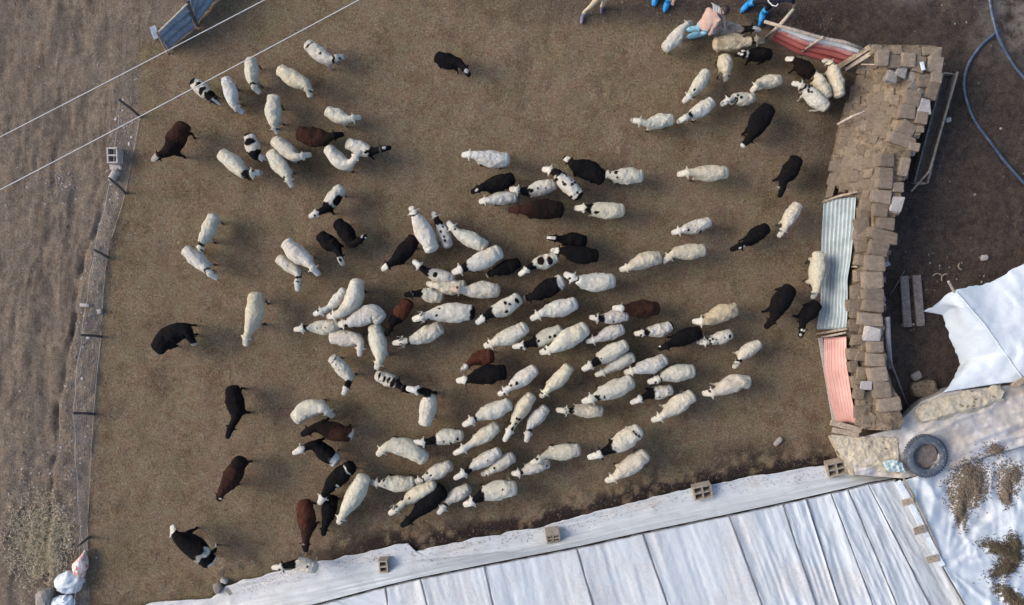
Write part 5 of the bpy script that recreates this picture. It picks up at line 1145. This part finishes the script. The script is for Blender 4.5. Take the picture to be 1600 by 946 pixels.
def build_person(label, pel, chest, head, look, feet, knees, hands, elbows, trouser, jacket, shoe, cover=None, hairm='hair', waist_r=.15):
    """feet: [(ankle, toe)] left/right; all points in world space"""
    up = (chest - pel).normalized(); side = (Vector(look)).cross(up); side.normalize()
    J = {'pelvis': pel, 'waist': pel.lerp(chest, .45), 'chest': chest, 'neck': chest + (head - chest) * .52, 'head': head - (head - chest).normalized() * .02, 'crown': head + (head - chest).normalized() * .085}
    rad = {'pelvis': (.165, .135), 'waist': (waist_r, .125), 'chest': (.165, .125), 'neck': .062, 'head': (.088, .098), 'crown': (.075, .082)}
    E = [('pelvis', 'waist'), ('waist', 'chest'), ('chest', 'neck'), ('neck', 'head'), ('head', 'crown')]
    J['nose'] = head + Vector(look).normalized() * .112 - up * .01; rad['nose'] = .018; E.append(('head', 'nose'))
    for s, tg_ in ((1, 'r'), (-1, 'l')):
        k = 0 if s == 1 else 1
        J['ear' + tg_] = head + side * s * .094; rad['ear' + tg_] = .020; E.append(('head', 'ear' + tg_))
        J['hip' + tg_] = pel + side * s * .10 - up * .05; J['knee' + tg_] = knees[k]; J['ankle' + tg_] = feet[k][0]; an, toe = feet[k]
        J['ball' + tg_] = an.lerp(toe, .62) + Vector((0, 0, -.02)); J['toe' + tg_] = toe
        J['sho' + tg_] = chest + side * s * .185 + up * .03; J['elb' + tg_] = elbows[k]; J['wri' + tg_] = hands[k]
        fd = (hands[k] - elbows[k]).normalized(); sd_ = fd.cross(up); sd_ = sd_.normalized() if sd_.length > .05 else side
        J['palm' + tg_] = hands[k] + fd * .08
        rad.update({'hip' + tg_: .105, 'knee' + tg_: .072, 'ankle' + tg_: .052, 'ball' + tg_: (.050, .040), 'toe' + tg_: (.040, .028), 'sho' + tg_: .080, 'elb' + tg_: .054, 'wri' + tg_: .036, 'palm' + tg_: (.038, .020)})
        E += [('pelvis', 'hip' + tg_), ('hip' + tg_, 'knee' + tg_), ('knee' + tg_, 'ankle' + tg_), ('ankle' + tg_, 'ball' + tg_), ('ball' + tg_, 'toe' + tg_), ('chest', 'sho' + tg_), ('sho' + tg_, 'elb' + tg_), ('elb' + tg_, 'wri' + tg_), ('wri' + tg_, 'palm' + tg_)]
        for q, (off, ln) in enumerate(((-.030, .070), (-.010, .080), (.010, .076), (.030, .060))):
            a, b = f'f{q}{tg_}', f'g{q}{tg_}'; J[a] = J['palm' + tg_] + fd * .035 + sd_ * off; J[b] = J[a] + fd * ln * .8 - up * .02
            rad[a] = .010; rad[b] = .008; E += [('palm' + tg_, a), (a, b)]
        J['th' + tg_] = hands[k] + fd * .05 - sd_ * .055; rad['th' + tg_] = .011; E.append(('wri' + tg_, 'th' + tg_))
    def cols(a, b):
        for n in (a, b):
            if n[0] in 'fg' and n[1].isdigit(): return SKIN
        if 'palm' in a + b or 'th' == b[:2]: return SKIN
        if a in ('head', 'neck') or b in ('head', 'crown'): return SKIN
        if 'ball' in a + b or 'toe' in b: return shoe
        if 'knee' in a + b or 'hip' in b or 'ankle' in b: return trouser
        return jacket
    o, org = skin_person('person', J, rad, E, cols, label)
    # hair
    bm = bmesh.new(); bmesh.ops.create_icosphere(bm, subdivisions=3, radius=1); hd = (head - chest).normalized(); lk = Vector(look).normalized()
    for v in bm.verts:
        n = v.co.copy(); cut = n.dot(lk) > .45 and n.dot(hd) < .55; k = .75 if cut else 1 + .05 * float(fbm(n.x * 4, n.y * 4, n.z * 4, 3, 2)); k = .7 if n.dot(hd) < -.45 else k
        v.co = n * k * .112
    me = bpy.data.meshes.new('hair'); bm.to_mesh(me); bm.free(); h = link('hair', me, M[hairm], None, True); h.parent = o; h.location = head + hd * .035 - lk * .012 - org
    for s in (-1, 1):
        bm = bmesh.new(); bmesh.ops.create_icosphere(bm, subdivisions=2, radius=.013); me = bpy.data.meshes.new('eye'); bm.to_mesh(me); bm.free()
        e = link('eye', me, M['hair'], None, True); e.parent = o; e.location = head + lk * .088 + side * s * .034 + hd * .012 - org
    if cover:
        for k, tg_ in ((0, 'r'), (1, 'l')):
            an, toe = feet[k]; d = (toe - an); d.z = 0; d.normalize(); kn = knees[k]; upv = (kn - an).normalized()
            b = MB(); ringsp = [an + upv * .17, an + upv * .10, an + upv * .02 - d * .02, an - d * .02 + Vector((0, 0, -.03))]
            b.tube([q - org for q in [an + upv * .20, an + upv * .13, an + upv * .04]], [.072, .083, .080], 12)
            heel = Vector((an.x, an.y, .06)) - d * .06
            b.tube([q - org for q in [heel - d * .02, heel, heel + d * .10 + Vector((0, 0, .01)), heel + d * .20, heel + d * .29, heel + d * .32]], [.03, .074, .080, .076, .055, .02], 12)
            cv = b.build('shoe_cover', M[cover], None, True)
            bmc = bmesh.new(); bmc.from_mesh(cv.data)
            for v in bmc.verts: v.co += v.co.normalized() * .010 * float(fbm(v.co.x * 18, v.co.y * 18, v.co.z * 18, 5, 2))
            bmc.to_mesh(cv.data); bmc.free(); cv.parent = o
    return o, org
def GZ(px, py, z): return P(px, py, z)
DARK = (.014, .013, .018); DN = (.02, .022, .035)
# 1 striding at the top, left of the others
build_person('person in beige trousers walking out at the top edge', P(952, -16, .92), P(960, -28, 1.35), P(964, -36, 1.62), (.5, .9, 0), [(P(941, 10, .09), P(939, 22, .05)), (P(912, 20, .09), P(908, 38, .05))], [P(946, -1, .50), P(928, 5, .50)],
             [P(985, -20, .85), P(935, -25, .90)], [P(982, -26, 1.10), P(938, -32, 1.12)], (.40, .34, .245), (.10, .08, .07), (.16, .14, .22))
# 2 standing with blue covers, hands low in front
build_person('person with bright blue shoe covers and bare hands at the top edge', P(1040, -22, .92), P(1042, -26, 1.36), P(1043, -30, 1.64), (0, -1, -.2), [(P(1026, -6, .09), P(1021, 9, .05)), (P(1044, 2, .09), P(1037, 20, .05))], [P(1032, -16, .50), P(1046, -10, .50)],
             [P(1044, -6, .96), P(1054, -3, .96)], [P(1030, -22, 1.10), P(1060, -20, 1.10)], DN, DARK, (.02, .25, .55), 'cover')
# 3 bending over the sheep
p4, o4 = build_person('person in a pinkish beige jacket bending over the held sheep', P(1099, 43, .84), P(1113, 25, 1.04), P(1131, 17, 1.10), (.6, .1, -.8), [(P(1090, 54, .09), P(1071, 59, .05)), (P(1089, 45, .09), P(1072, 46, .05))], [P(1099, 52, .46), P(1098, 42, .46)],
             [P(1119, 46, .84), P(1132, 36, .86)], [P(1108, 55, .82), P(1130, 24, .92)], (.17, .33, .42), (.43, .29, .235), (.17, .33, .42), 'palecover', 'hair', .19)
# striped scarf
sc_ = MB()
for k in range(5):
    c0 = P(1113 + k * 2.6, 10 + k * 1.2, 1.14) - o4; sc_.tube([c0 + Vector((0, .10, -.06)), c0 + Vector((.01, .02, .04)), c0 + Vector((.03, -.12, .02))], .012, 5)
s_ = sc_.build('scarf', M['strap'], None, True); s_.parent = p4
# 4 striding in dark clothes with blue covers
p5, o5 = build_person('person in dark clothes with blue shoe covers striding beside the red panel', P(1212, -2, .90), P(1226, -8, 1.30), P(1234, -16, 1.56), (.6, .8, -.1), [(P(1170, 6, .09), P(1156, 21, .05)), (P(1193, 20, .09), P(1186, 42, .05))], [P(1190, 2, .50), P(1204, 8, .50)],
             [P(1240, 6, .92), P(1208, -22, .95)], [P(1240, -2, 1.08), P(1204, -20, 1.12)], DARK, DN, (.02, .25, .55), 'cover')
b = MB(); b.tube([P(1199, -6, 1.10) - o5, P(1201, 3, 1.12) - o5, P(1207, 9, 1.15) - o5, P(1213, 10, 1.18) - o5, P(1216, 6, 1.22) - o5], .016, 6); s_ = b.build('strap', M['strap'], None, True); s_.parent = p5
